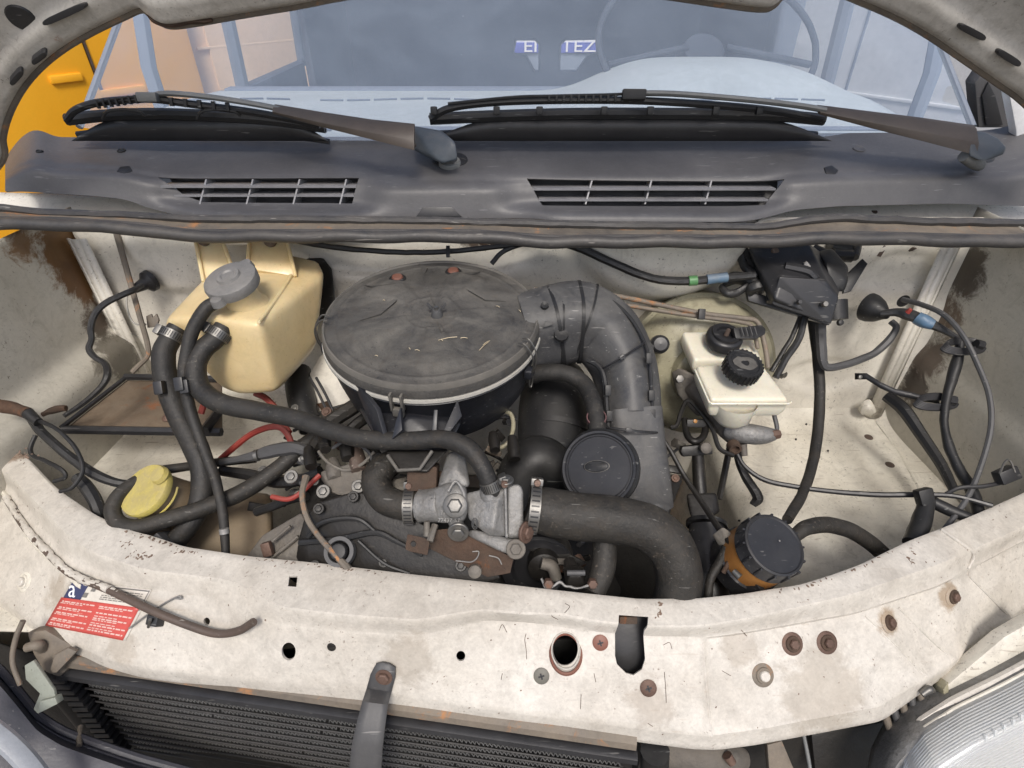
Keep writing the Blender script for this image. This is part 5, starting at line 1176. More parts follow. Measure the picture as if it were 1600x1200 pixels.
part('lower_bowl', lathe(frame(P(1146, 634, .825), (0, 0, 1)), [(0, -.030), (.018, -.028), (.028, -.016), (.031, .010)], 36), m_res, r2)
kf = frame(P(1162, 571, .80), (V((.10, -.30, 1))).normalized(), RT)
c2_ = part('cap', lathe(kf, [(.024, -.014), (.0258, -.012), (.0254, .004), (.024, .006), (.0205, .0062), (.0195, .005), (0, .005)], 48), m_black, r2)
for k in range(26):
    a = 2*math.pi*k/26; q = kf @ V((.0257*math.cos(a), .0257*math.sin(a), -.004)); part('grip_rib', box(frame(q, kf.to_3x3() @ V((0, 0, 1)), kf.to_3x3() @ V((math.cos(a), math.sin(a), 0))), .0022, .0028, .018, .0004), m_black, c2_)
part('cap_marks', rough_up(lathe(frame(kf @ V((0, 0, .0056)), kf.to_3x3() @ V((0, 0, 1))), [(.006, .0003), (.012, .0006), (.017, .0003), (.006, .0003)], 18, 1, .7), .0018, 160), m_lid, c2_)
# throttle/pedal linkage and steering parts below the servo
lk = thing('clutch_lever', 'dark forked linkage lever with a pivot bolt below the brake servo', 'lever', P(1090, 740, .85))
part('lever_plate', pp([(1066, 698), (1108, 694), (1114, 700), (1114, 710), (1068, 714), (1064, 706)], .014, .002, d=.83), m_dark, lk)
part('pivot_bolt', lathe(frame(P(1103, 700, .818), -FW), [(0, .004), (.005, .004), (.008, .002), (.008, -.004)], 18), m_alud, lk)
part('fork', tpx([(1070, 655, .87), (1074, 680, .85), (1086, 690, .84), (1100, 680, .85), (1103, 655, .87)], 5.5), m_dark, lk)
part('rod', tpx([(1090, 700, .84), (1092, 740, .84), (1096, 790, .83)], [9, 10, 11], seg=14), m_dark, lk)
part('knuckle', hull([P(x, y, d) for x, y, d in ((1072, 770, .82), (1120, 768, .82), (1126, 800, .81), (1110, 812, .80), (1080, 812, .80), (1074, 790, .85), (1120, 790, .85))], .005), m_dark, lk)
part('green_connector', box(frame(P(1086, 661, .865), -FW), .03, .012, .02, .002), m_dark, lk)
part('amber_tip', lathe(frame(P(1086, 658, .855), -FW), [(0, .003), (.003, .002), (.003, -.003)], 8), m_amber, lk)
fl = thing('spin_on_filter', 'black cylindrical filter standing low between the big hose and the fluid reservoir', 'filter', P(1108, 880, .78))
part('can', tpx([(1104, 820, .78), (1106, 850, .77), (1110, 940, .74)], [26, 30, 31], seg=30), m_blackc, fl); part('rim', tpx([(1104, 817, .782), (1104, 823, .779)], 31, seg=30, n=2), m_black, fl)

# ================================================================== RELAY BOX
rx = thing('relay_box', 'angular black plastic relay box with bolts hanging high on the right of the firewall', 'relay box', P(1260, 500, .92))
part('cover', hull([P(x, y, d) for x, y, d in ((1168, 386, .90), (1262, 378, .89), (1222, 430, .85), (1292, 440, .85), (1210, 468, .85), (1310, 462, .86), (1297, 506, .86), (1203, 474, .87), (1170, 400, .93), (1320, 420, .92), (1290, 490, .93))], .004), m_blackc, rx)
part('face_plate', hull([P(x, y, d) for x, y, d in ((1218, 432, .845), (1280, 436, .845), (1311, 463, .852), (1298, 507, .855), (1205, 476, .86), (1207, 470, .86), (1222, 430, .87), (1300, 500, .88))], .002), m_blackc, rx)
part('upper_ledge', tpx([(1226, 416, .86), (1262, 424, .855), (1276, 436, .85)], [7, 8, 6], seg=8), m_blackc, rx)
part('motor', hull([P(x, y, d) for x, y, d in ((1275, 392, .90), (1300, 386, .90), (1326, 416, .88), (1326, 440, .87), (1318, 458, .875), (1300, 455, .87), (1290, 410, .87), (1320, 430, .93))], .006), m_black, rx)
part('can', tpx([(1302, 470, .90), (1304, 500, .90)], [20, 19], seg=20, n=2), m_black, rx); part('can_screw', lathe(frame(P(1313, 504, .87), -FW), [(0, .004), (.004, .003), (.005, -.002)], 12), m_black, rx)
part('flap', pp([(1348, 404, .90), (1356, 412, .90), (1330, 455, .895), (1318, 458, .895), (1322, 430, .90)], .006, .001), m_black, rx)
part('bracket', pp([(1156, 392, .915), (1168, 386, .91), (1196, 444, .90), (1188, 452, .90)], .006, .001), m_dark, rx)
part('lower_strip', pp([(1166, 452, .90), (1300, 496, .885), (1296, 508, .885), (1170, 470, .90)], .01, .001), m_blackc, rx)
for (x, y, r_, mt) in ((1249, 472, .0035, m_blackc), (1289, 475, .0045, m_steel), (1211, 393, .006, m_stay)):
    part('screw', lathe(frame(P(x, y, .842 if y > 400 else .886), -FW), [(0, .003), (r_*.8, .003), (r_, .001), (r_, -.004)], 14), mt, rx)
part('paint_splash', rough_up(lathe(frame(P(1260, 416, .858), -FW), [(0, .001), (.005, .001), (.006, -.001)], 12), .003, 300), m_gcap, rx)
cx_ = thing('connector_cluster', 'cluster of black connectors and cable ends behind the relay box on the firewall', 'connectors', P(1300, 400, .93))
for (a, b_, r_) in (((1268, 392, .92), (1288, 402, .91), 12), ((1296, 384, .93), (1326, 390, .93), 12), ((1300, 398, .92), (1330, 400, .92), 10), ((1338, 384, .93), (1334, 402, .92), 8)): part('connector', rough_up(tpx([a, b_], r_, n=2), .001, 90), m_tape, cx_)
cl = thing('connector_clump', 'tangle of black taped plugs on the left shoulder of the relay box', 'connectors', P(1170, 430, .93))
for pts, r_ in ((((1130, 440, .92), (1150, 434, .91), (1175, 440, .90), (1196, 452, .89)), 10), (((1128, 448, .91), (1135, 458, .90), (1150, 458, .90), (1168, 446, .90)), 6), (((1158, 400, .92), (1165, 418, .91), (1185, 430, .90)), 7), (((1170, 455, .90), (1180, 448, .89), (1196, 446, .89)), 9), (((1196, 436, .89), (1203, 452, .885), (1203, 472, .88)), 6)): part('plug', rough_up(tpx(pts, r_), .0012, 80), m_tape, cl)

# ================================================================== POWER STEERING RESERVOIR
ps = thing('power_steering_reservoir', 'amber fluid reservoir with a big scalloped black screw cap by the front panel', 'fluid reservoir', P(1200, 900, .68))
pn = (V((.22, -.36, 1))).normalized(); pcn = P(1210, 851, .655); pf = frame(pcn, pn, RT); pr_ = .0370
cap = part('cap', lathe(pf, [(pr_*1.0, -.020), (pr_*1.04, -.0185), (pr_*1.03, -.016), (pr_*1.0, -.0145), (pr_*.99, -.003), (pr_*.965, .0005), (pr_*.90, .0012), (pr_*.86, -.0002), (0, -.0006)], 60), m_blackc, ps)
for k in range(14):
    a = 2*math.pi*k/14; q = pf @ V((pr_*1.0*math.cos(a), pr_*1.0*math.sin(a), -.009)); part('grip_rib', box(frame(q, pn, pf.to_3x3() @ V((math.cos(a), math.sin(a), 0))), .004, .0024, .017, .0006), m_blackc, cap)
part('body', lathe(pf, [(0, -.09), (pr_*.8, -.088), (pr_*.98, -.075), (pr_*1.02, -.045), (pr_*1.0, -.018)], 50), m_amber, ps)
part('clamp_band', lathe(pf, [(pr_*1.0, -.076), (pr_*1.08, -.074), (pr_*1.08, -.050), (pr_*1.02, -.048)], 50), m_blackc, ps)
part('bracket', pp([(1128, 886, .69), (1150, 872, .68), (1176, 905, .66), (1190, 925, .66), (1140, 930, .69)], .01, .002), m_black, ps)
part('clamp_screw', tpx([(1146, 892, .66), (1156, 902, .655)], [5, 6], n=2), m_steel, ps)
part('cap_vent', lathe(frame(pf @ V((.006, .004, .0026)), pn), [(0, .0004), (.001, .0004), (.0012, 0)], 8), m_gcap, cap)
hb = thing('hose_bracket', 'rusty crimped pipe bracket left of the amber reservoir', 'bracket', P(1130, 880, .68))
part('plate', rough_up(hull([P(x, y, d) for x, y, d in ((1112, 836, .70), (1130, 822, .69), (1146, 834, .69), (1148, 850, .69), (1136, 862, .69), (1120, 852, .70), (1130, 840, .72))], .003), .0015, 70), m_alud, hb)
part('pipe', tpx([(1136, 855, .69), (1124, 880, .69), (1110, 905, .685), (1106, 940, .68)], [8, 8, 7, 7]), m_rub2, hb)
part('rust_link', tpx([(1146, 850, .68), (1140, 875, .68), (1130, 895, .68)], [5, 4, 4]), m_rust, hb)

# ================================================================== THERMOSTAT HOUSING
th = thing('thermostat_housing', 'pale cast aluminium thermostat housing bolted on the front of the engine', 'thermostat housing', P(740, 830, .68))
soften(part('left_spigot', rough_up(tpx([(655, 790, .672), (672, 790, .668), (690, 788, .665)], [25, 26, 28], seg=28, n=3), .0005, 80), m_alu, th), .0018, 4)
soften(part('main_chamber', rough_up(hull([P(x, y, d) for x, y, d in ((664, 768, .662), (700, 752, .655), (728, 758, .650), (732, 800, .645), (722, 818, .645), (690, 818, .65), (664, 812, .662), (672, 790, .650), (700, 785, .638), (690, 770, .70), (730, 812, .70), (670, 812, .70), (730, 760, .70))], .007), .0005, 60), m_alu, th), .0018, 4)
soften(part('upper_casting', rough_up(hull([P(x, y, d) for x, y, d in ((700, 706, .685), (718, 703, .685), (728, 714, .685), (730, 745, .67), (736, 762, .655), (680, 768, .66), (690, 735, .67), (712, 730, .66), (700, 710, .71), (726, 750, .71))], .006), .0005, 60), m_alu, th), .0018, 4)
soften(part('outlet_chamber', rough_up(hull([P(x, y, d) for x, y, d in ((728, 770, .655), (760, 762, .65), (792, 758, .65), (796, 838, .645), (764, 838, .64), (750, 826, .64), (732, 812, .645), (776, 790, .635), (770, 825, .632), (730, 790, .70), (790, 780, .70), (790, 830, .70))], .007), .0005, 60), m_alu, th), .0018, 4)
soften(part('outlet_flange', rough_up(hull([P(x, y, d) for x, y, d in ((792, 758, .648), (812, 756, .648), (818, 764, .648), (818, 832, .642), (814, 842, .642), (792, 842, .640), (800, 760, .70), (814, 836, .70))], .004), .0004, 60), m_alu, th), .0018, 4)
soften(part('cover_lip', hull([P(x, y, d) for x, y, d in ((786, 757, .644), (792, 755, .644), (795, 842, .636), (789, 842, .636), (790, 760, .66), (792, 838, .66))], .0015), m_alu, th), .0018, 4)
soften(part('hose_neck', tpx([(768, 785, .655), (765, 768, .65), (764, 756, .648)], [19, 16, 13.5], seg=22, n=3), m_alu, th), .0018, 4)
soften(part('foot', rough_up(hull([P(x, y, d) for x, y, d in ((728, 828, .655), (740, 826, .65), (760, 846, .642), (782, 848, .638), (818, 846, .638), (816, 862, .636), (806, 872, .634), (786, 864, .636), (752, 846, .642), (730, 838, .655), (760, 840, .67), (810, 860, .66))], .0025), .0004, 60), m_alu, th), .0018, 4)
part('spigot_bead', lathe(frame(P(657, 790, .672), RT), [(.0165, -.002), (.0195, -.002), (.0195, .002), (.0165, .002), (.0165, -.002)], 28), m_alu, th)
part('raised_web', tpx([(700, 768, .64), (712, 752, .645), (724, 768, .64), (726, 785, .638)], 2.5, seg=8), m_alu, th)
hexbolt(th, P(711, 790, .634), -FW + UP*.15, .0085, m_steel, name='plug_bolt')
hexbolt(th, P(716, 832, .640), -FW + UP*-.4, .0075, m_steel); part('lower_plug', tpx([(712, 815, .655), (716, 830, .645)], [12, 10], seg=16, n=2), m_alu, th)
hexbolt(th, P(823, 832, .636), RT*.7 - FW*.6, .0075, m_rbolt); hexbolt(th, P(806, 858, .630), -FW + UP*.2, .0068, m_alud)
hexbolt(th, P(790, 750, .642), -FW*.5 + UP, .0058, m_steel)
t1 = P(688, 812, .6385)
for s_, x, y in (('77454', 688, 804), ('77437-57', 684, 816)):
    part('cast_number', textmesh(s_, .0065, frame(P(x, y, .6435), (-FW + UP*.12), RT) , .0006), m_alu, th)
part('cast_ring', tube([P(742 + 4.5*math.cos(a), 818 + 9*math.sin(a), .6375) for a in [2*math.pi*k/16 for k in range(17)]], .0006, 5, n=1), m_steel, th)
part('cast_ring', tube([P(742 + 2.5*math.cos(a), 818 + 6*math.sin(a), .6375) for a in [2*math.pi*k/16 for k in range(17)]], .0005, 5, n=1), m_steel, th)

# ================================================================== ENGINE
en = thing('engine', 'grimy diesel engine with black timing cover low in the middle of the bay', 'engine', P(650, 900, .78))
part('cylinder_block', hull([P(x, y, d) for x, y, d in ((480, 740, .86), (760, 760, .86), (900, 780, .88), (980, 930, .86), (440, 900, .80), (860, 1000, .78), (520, 960, .78))], .01), m_dark, en)
tcv = part('timing_cover', hull([P(x, y, d) for x, y, d in ((466, 842, .705), (476, 806, .70), (500, 784, .70), (545, 770, .70), (585, 768, .70), (620, 790, .695), (655, 815, .69), (690, 842, .68), (770, 885, .67), (785, 905, .67), (700, 930, .67), (480, 905, .70), (462, 870, .71), (500, 790, .76), (700, 900, .74), (480, 890, .76), (560, 780, .76))], .006), m_dark, en)
part('cover_ridge', tpx([(468, 848, .698), (530, 842, .688), (586, 832, .684), (620, 846, .68), (660, 868, .672)], [5, 5, 5, 4, 3], seg=8), m_black, tcv)
part('cover_arch', tpx([(482, 838, .694), (500, 818, .688), (530, 810, .686), (562, 812, .684), (586, 830, .684)], [4, 4, 4, 4, 3], seg=8), m_black, tcv)
bfc = frame(P(531, 862, .682), -FW + UP*.3)
part('cover_boss', lathe(bfc, [(.012, .002), (.013, .005), (.0175, .005), (.0185, -.004)], 28), m_strap, tcv); part('boss_bolt', bev(lathe(bfc, [(0, .009), (.009, .009), (.0105, .006), (.0105, -.002)], 16), .0008), m_black, tcv)
part('alloy_case', rough_up(hull([P(x, y, d) for x, y, d in ((384, 872, .74), (410, 836, .74), (440, 822, .74), (470, 800, .745), (485, 830, .73), (475, 880, .72), (420, 900, .72), (390, 890, .74), (430, 850, .80), (480, 860, .80))], .004), .001, 50), m_alud, en)
for k, (x, y) in enumerate(((440, 836), (452, 852), (432, 868))): part('case_rib', tpx([(x-14, y+10, .725), (x+14, y-14, .725)], 3, n=2, seg=6), m_alud, en)
part('case_lug', box(frame(P(418, 858, .722), -FW, (1, .5, 0)), .012, .018, .01, .002), m_rbolt, en)
part('rocker_cover', rough_up(hull([P(x, y, d) for x, y, d in ((500, 736, .74), (560, 720, .745), (640, 722, .745), (660, 760, .72), (600, 780, .72), (520, 775, .72), (500, 750, .78), (650, 750, .80))], .004), .0015, 40), m_alud, en)
part('head_casting', rough_up(hull([P(x, y, d) for x, y, d in ((640, 735, .70), (700, 735, .70), (700, 790, .69), (660, 800, .69), (640, 770, .70), (670, 760, .76))], .004), .002, 40), m_rust, en)
part('exhaust_plate', rough_up(hull([P(x, y, d) for x, y, d in ((676, 828, .668), (705, 826, .662), (760, 850, .655), (802, 872, .652), (798, 896, .655), (762, 902, .66), (700, 872, .665), (668, 856, .67), (700, 840, .70), (790, 890, .70))], .003), .001, 60), m_rust, en)
part('rusty_tab', rough_up(hull([P(x, y, d) for x, y, d in ((636, 834, .648), (672, 842, .644), (668, 868, .642), (632, 860, .648), (640, 836, .652), (668, 866, .648))], .0015), .0004, 60), m_rust, en)
part('tab_arm', tube([P(672, 846, .645), P(676, 832, .650), P(680, 820, .655)], .004, 6), m_alud, en)
part('tab_stud', lathe(frame(P(667, 826, .65), UP), [(0, .008), (.0035, .008), (.004, -.008)], 10), m_alud, en)
part('tab_hole', lathe(frame(P(646, 850, .6455), -FW), [(0, .0008), (.003, .0008), (.0036, -.001)], 12), m_dark, en)
part('dark_bolt', lathe(frame(P(742, 893, .655), -FW), [(0, .004), (.004, .004), (.0075, .002), (.008, -.003)], 18), m_alud, en)
part('chalk_mark', tube([P(x, y, .6555) for x, y in ((738, 862), (748, 862), (745, 872), (736, 878), (722, 877), (712, 876))], .0008, 5), m_gcap, en); part('chalk_mark', tube([P(x, y, .652) for x, y in ((764, 868), (778, 872), (784, 882))], .0008, 5), m_gcap, en)
part('rust_block', rough_up(box(frame(P(662, 745, .685), -FW, (1, .2, -.2)), .035, .03, .03, .003), .0012, 60), m_rust, en)
# injectors, nuts, unions and other small castings behind the hose
inj = [(540, 700, 12, 34, m_dark), (556, 716, 13, 40, m_stay), (588, 705, 16, 40, m_dark), (505, 690, 10, 26, m_dark), (520, 735, 13, 30, m_alud), (482, 715, 10, 30, m_dark), (600, 735, 10, 22, m_alud), (630, 752, 12, 26, m_dark), (770, 690, 9, 28, m_dark), (800, 700, 10, 36, m_dark), (745, 720, 10, 20, m_rust), (575, 742, 16, 20, m_dark)]
for x, y, r_, h_, mt in inj:
    part('union', rough_up(tpx([(x, y-h_/2, .755), (x+2, y, .745), (x+4, y+h_/2, .735)], [r_*.7, r_, r_*.9], seg=10, n=2), .001, 90), mt, en)
for x, y in ((505, 768), (616, 712), (604, 699), (660, 812), (560, 760), (455, 745)): hexbolt(en, P(x, y, .715), -FW + UP*.4, .0055, m_steel)
part('belt_pulley', lathe(frame(P(840, 890, .74), (0, -1, .35)), [(0, -.005), (.030, -.005), (.034, .003), (.045, .003), (.048, .0), (.048, -.03)], 44), m_blackc, en)
part('pulley_hub', lathe(frame(P(850, 888, .72), (0, -1, .35)), [(0, .004), (.012, .004), (.02, .0), (.02, -.02)], 24), m_dark, en)
part('cross_brace', pp([(820, 838), (870, 856), (918, 880), (905, 886), (850, 868), (820, 858)], .006, .001, d=.73), m_dark, en)
vv_ = thing('vacuum_valve', 'small dirty valve with wired screw clamps low beside the grey branch hose', 'valve', P(900, 915, .67))
part('valve_body', hull([P(x, y, d) for x, y, d in ((880, 886, .675), (912, 884, .675), (916, 918, .665), (884, 922, .665), (890, 900, .655), (908, 900, .655), (895, 900, .70))], .003), m_dark, vv_)
part('valve_top', tpx([(890, 876, .68), (892, 890, .67)], [9, 12], n=2, seg=14), m_dark, vv_)
part('barrel', tpx([(886, 895, .655), (914, 895, .655)], 4.5, n=2), m_strap, vv_)
for (x, y) in ((857, 912), (926, 912)): part('screw', bev(lathe(frame(P(x, y, .655), -FW), [(0, .004), (.005, .004), (.006, .002), (.006, -.004)], 6), .0005), m_rbolt, vv_)
part('tie_wire', rough_up(tpx([(845, 905, .66), (856, 920, .655), (872, 910, .655), (886, 916, .655), (905, 918, .655), (925, 914, .655), (946, 922, .66)], 2.2, seg=6), .0015, 120), m_gcap, vv_)

# ================================================================== CABLES AND HARNESSES
def cable(lab, pts, r, mt=None, name='cable', rg=0, cat='cable', seg=8):
    t = thing(name, lab, cat, P(*pts[len(pts)//2])); m = tpx(pts, r, seg=seg)
    if rg: rough_up(m, rg, 60)
    part('sheath', m, mt or m_tape, t); return t
c = cable('taped black harness running under the seal and dipping to the relay box', [(440, 372, .94), (520, 386, .935), (620, 394, .93), (700, 393, .925), (780, 385, .92), (850, 378, .915), (900, 386, .91), (960, 412, .90), (1020, 435, .895), (1080, 439, .89), (1140, 433, .885), (1180, 430, .88)], [4.5, 4.5, 4.5, 4.5, 4.5, 5, 6.5, 7, 7, 7, 7, 6], rg=.0008, name='wiring_harness', cat='wiring')
part('green_tape', tpx([(1076, 439, .889), (1089, 438, .888)], 8, n=2, seg=12), m_gtape, c); part('blue_tape', rough_up(tpx([(1104, 437, .886), (1136, 433, .885)], 8, n=2, seg=12), .0006, 80), m_btape, c)
for x, y in ((850, 378), (700, 393)): part('hose_tie', box(frame(P(x, y, .905), -FW), .006, .018, .006, .001), m_blackc, c)
cable('short dark wire branching down from the harness behind the air filter', [(850, 378, .92), (815, 382, .92), (785, 394, .92), (768, 412, .92)], 4)
cable('dusty brake pipe crossing from the duct to the reservoirs', [(835, 452, .92), (900, 455, .915), (960, 462, .91), (1030, 476, .90), (1100, 490, .89), (1160, 497, .885), (1182, 502, .885), (1190, 520, .88), (1196, 545, .875), (1200, 575, .87)], 4, m_gut, name='brake_pipe', cat='pipe', seg=10)
c = cable('second thinner brake pipe just below the first one', [(840, 462, .92), (905, 466, .915), (960, 474, .91), (1040, 487, .90), (1100, 496, .89), (1155, 503, .885), (1176, 512, .885), (1184, 545, .88)], 3.4, m_gut, name='brake_pipe', cat='pipe', seg=10)
for x, y in ((884, 455), (1096, 491)): part('pipe_clip', box(frame(P(x, y, .875), -FW, (1, 0, -.1)), .010, .016, .008, .001), m_black, c)
cable('thin brake pipe looping from the master cylinder outlet nut', [(1206, 632, .86), (1210, 650, .855), (1214, 668, .85), (1211, 678, .847), (1202, 681, .846)], 3.6, m_strap, name='brake_pipe', cat='pipe')
cable('bent brake pipe in a V below the white reservoirs', [(1048, 668, .87), (1058, 664, .87), (1064, 645, .87), (1074, 626, .865), (1088, 636, .86), (1112, 668, .85), (1124, 700, .84), (1146, 712, .84)], 3.6, m_dark, name='brake_pipe', cat='pipe')
for i, pts in enumerate((((1252, 490, .90), (1238, 525, .90), (1220, 555, .90), (1205, 580, .90)), ((1258, 495, .89), (1248, 530, .89), (1228, 560, .89), (1212, 590, .89)))):
    cable(('rear of two taped cables falling from the relay box behind the ribbed cap', 'front of two taped cables falling from the relay box behind the ribbed cap')[i], [p for p in pts], (3.6, 5.2)[i], rg=.0005)
c = cable('grey taped cable from the relay box bending up to the firewall grommet', [(1282, 505, .93), (1284, 545, .92), (1288, 570, .92), (1300, 574, .92), (1330, 567, .93), (1366, 552, .94), (1390, 530, .94), (1400, 512, .94), (1392, 502, .945)], [8, 8, 7, 6, 6, 6, 6, 5, 5], m_strap, rg=.0006)
gm = thing('firewall_grommet', 'conical rubber grommet on the right of the firewall with cables leaving it', 'grommet', P(1362, 485, .95))
gfr = frame(P(1362, 482, .958), (V((.45, -1, .1))).normalized(), UP)
part('cone', lathe(gfr, [(.024, -.008), (.0235, .0), (.019, .012), (.010, .024), (.007, .030), (0, .031)], 32), m_black, gm)
gl = thing('firewall_grommet', 'black mushroom grommet on the left of the firewall', 'grommet', P(232, 442, .94))
part('cone', lathe(frame(P(232, 440, .955), (V((-.5, -1, -.1))).normalized(), UP), [(.018, -.006), (.0175, .002), (.010, .008), (.008, .02), (.006, .03), (0, .03)], 28), m_blackc, gl)
c = cable('black harness with blue insulating tape beside the right grommet', [(1376, 490, .92), (1400, 488, .91), (1420, 492, .90), (1445, 502, .89), (1470, 514, .88), (1500, 530, .87), (1520, 542, .86)], [5, 7, 9, 9, 6, 5, 5], rg=.001, name='wiring_harness', cat='wiring')
part('blue_tape', rough_up(tpx([(1432, 496, .893), (1444, 502, .888), (1458, 508, .883)], [10, 11, 8], seg=12), .001, 70), m_btape, c); part('red_bit', tpx([(1418, 488, .885), (1423, 483, .88)], [4, 3], n=2), m_red, c)
cable('thin looping cable from the firewall hole down the right wall', [(1411, 468, .95), (1440, 476, .91), (1475, 492, .87), (1505, 525, .845), (1530, 575, .83), (1546, 620, .815), (1548, 670, .80), (1532, 730, .785), (1510, 780, .77), (1470, 835, .75)], 4.2, m_strap)
for nm, y0, x0 in (('upper coiled black cable tie bundle on the right wall', 541, 1505), ('lower coiled black cable tie bundle on the right wall', 628, 1462)):
    cc_ = thing('cable_coil', nm, 'cable coil', P(x0, y0, .86))
    for k in range(5):
        rr_ = 26 + 2.0*k; part('loop', tube([P(x0 + rr_*math.cos(a), y0 + 2*k-4 + 8.5*math.sin(a), .855-.006*math.sin(a)) for a in [2*math.pi*i/14 for i in range(15)]], .0021, 6, n=2), m_blackc, cc_)
    part('knot', rough_up(tube([P(x0+20, y0-4, .85), P(x0+30, y0-2, .85)], .007, 8, n=2), .001, 90), m_blackc, cc_)
hw = cable('fat dark harness running down the right wall to the front panel', [(1502, 528, .865), (1496, 560, .86), (1488, 590, .855), (1476, 640, .845), (1480, 690, .83), (1500, 735, .81), (1520, 770, .79), (1532, 810, .77)], [5, 8, 8, 6, 7, 8, 9, 9], m_black, name='wiring_harness', cat='wiring', rg=.001, seg=12)
cable('rubber drain hose in the seam between the right wall and the apron', [(1385, 618, 1.0), (1412, 640, .98), (1440, 680, .96), (1470, 725, .93), (1490, 765, .90)], [9, 10, 9, 8, 7], m_black, name='drain_hose', cat='hose')
c = thing('cable_strap', 'black punched metal cable strap jutting over the right of the firewall', 'strap', P(1400, 610, .90))
m = M(); q = [(1336, 588), (1354, 588), (1376, 602), (1398, 612), (1440, 622), (1468, 626)]; v = []
for i, (x, y) in enumerate(q): d = .93 - .012*i; v += [P(x, y-5, d), P(x, y+5, d)]
m.add(v, [(2*i, 2*i+1, 2*i+3, 2*i+2) for i in range(len(q)-1)]); part('strip', m, m_blackc, c, solid=.003)
for x in (1344, 1352): part('rivet', lathe(frame(P(x, 589, .922), -FW), [(0, .002), (.003, .0015), (.0035, -.002)], 12), m_steel, c)
c = cable('thin black cable crossing the right apron from the reservoirs to the right wall', [(1150, 706, .85), (1165, 730, .84), (1195, 750, .83), (1240, 760, .82), (1300, 768, .81), (1370, 773, .80), (1430, 773, .79), (1490, 775, .775), (1550, 790, .76)], [3, 3.4, 4, 4, 4, 4.4, 4.4, 4, 4], m_blackc)
part('clip', rough_up(box(frame(P(1444, 776, .77), -FW, (1, 0, .3)), .02, .022, .014, .003), .001, 80), m_black, c)
part('loom', rough_up(tpx([(1448, 785, .775), (1440, 815, .76), (1425, 850, .74)], [12, 14, 14], seg=12), .0012, 60), m_black, c)
part('loom', rough_up(tpx([(1458, 785, .775), (1490, 800, .765), (1530, 815, .755)], [10, 9, 8], seg=12), .001, 60), m_black, c)
c = cable('short black lead with a loose square connector on the right wall', [(1478, 772, .78), (1500, 762, .775), (1535, 760, .77), (1565, 754, .77), (1575, 748, .77)], 3.4, m_blackc)
part('connector', rough_up(box(frame(P(1572, 742, .765), -FW, (1, .2, .4)), .026, .018, .016, .002), .001, 80), m_blackc, c)
part('bail', tube([P(x, y, .757) for x, y in ((1562, 740), (1570, 722), (1578, 720), (1586, 738))], .0014, 6), m_steel, c)
cable('dark bonnet release cable slanting from under the servo to the reservoir bracket', [(1022, 668, .80), (1045, 700, .79), (1070, 745, .78), (1100, 790, .75), (1125, 828, .71), (1143, 852, .68)], [3, 3.5, 4, 4.5, 5, 4], m_dark)
cable('black wire bundle hanging behind the master cylinder', [(1150, 705, .87), (1160, 735, .86), (1176, 762, .86), (1184, 778, .86), (1176, 790, .86)], [5, 7, 8, 8, 5], m_tape, rg=.0015)
cable('dark column shaft behind the linkage lever', [(1140, 700, .92), (1132, 740, .91), (1124, 780, .90)], 5, m_dark, name='shaft', cat='shaft')
# left side
cable('tan steel rod running down the left of the firewall', [(180, 358, .93), (192, 400, .93), (206, 450, .925), (220, 500, .92), (230, 535, .92), (231, 556, .92), (216, 572, .91), (206, 582, .905)], [4.5, 4.5, 4.3, 4, 4, 3.6, 4, 4], m_gut, name='steel_rod', cat='rod')
cable('black taped cable snaking from the left grommet down the side wall', [(222, 446, .92), (205, 455, .90), (175, 468, .885), (152, 485, .875), (142, 510, .87), (143, 530, .87), (139, 545, .87), (148, 558, .87), (163, 568, .87), (168, 585, .86), (158, 605, .85), (130, 630, .83), (100, 650, .81)], [4, 5, 5.2, 5, 5, 4.5, 5, 4.5, 5, 5.5, 4.5, 4, 3.5], rg=.0006)
cable('thin pale wire looping on the left of the firewall', [(200, 450, .93), (198, 475, .93), (203, 495, .93), (212, 506, .93), (228, 507, .93)], 1.4, m_gask)
tc_ = thing('firewall_clip', 'small grey metal clip on the left of the firewall', 'clip', P(236, 504, .93)); part('plate', pp([(228, 494), (236, 490), (238, 496), (244, 490), (248, 500), (244, 510), (230, 512)], .004, .0008, d=.935), m_gut, tc_)
for lab, pts, r_ in (('fat black harness from the left wall passing under the yellow washer cap', [(48, 648, .80), (62, 672, .79), (90, 698, .78), (120, 722, .775), (150, 742, .77), (185, 755, .77), (215, 755, .775)], [8, 7, 7, 7.5, 8, 7, 6]),
                     ('thin looping wire on the left wall by the panel end', [(55, 655, .79), (85, 668, .775), (110, 690, .765), (127, 718, .755), (128, 740, .75), (112, 762, .745), (94, 768, .745)], 3.2),
                     ('second small wire loop low on the left wall', [(56, 680, .80), (48, 700, .795), (52, 712, .79), (70, 720, .785), (96, 734, .78), (102, 746, .78), (84, 752, .78)], 3.4),
                     ('dark tube falling behind the left end of the front panel', [(120, 745, .77), (138, 765, .765), (152, 790, .76), (160, 815, .76)], [9, 10, 10, 9])):
    cable(lab, pts, r_, m_black, rg=.0005)
k_ = thing('corner_connector', 'corroded brown connector where the left harness meets the wall', 'connector', P(30, 645, .79)); part('body', rough_up(tpx([(-10, 632, .80), (20, 638, .80), (44, 646, .79)], [10, 10, 9]), .0015, 60), m_rust, k_); part('plug', rough_up(tpx([(44, 646, .79), (60, 660, .785)], [9, 7], n=2), .001, 80), m_black, k_)
k_ = thing('rusty_wall_clip', 'rusty bent clips on the left wall above the battery tray corner', 'clip', P(90, 640, .83)); part('strip', rough_up(tpx([(66, 648, .84), (85, 640, .84), (104, 638, .84)], [4, 6, 5]), .0012, 80), m_rust, k_)
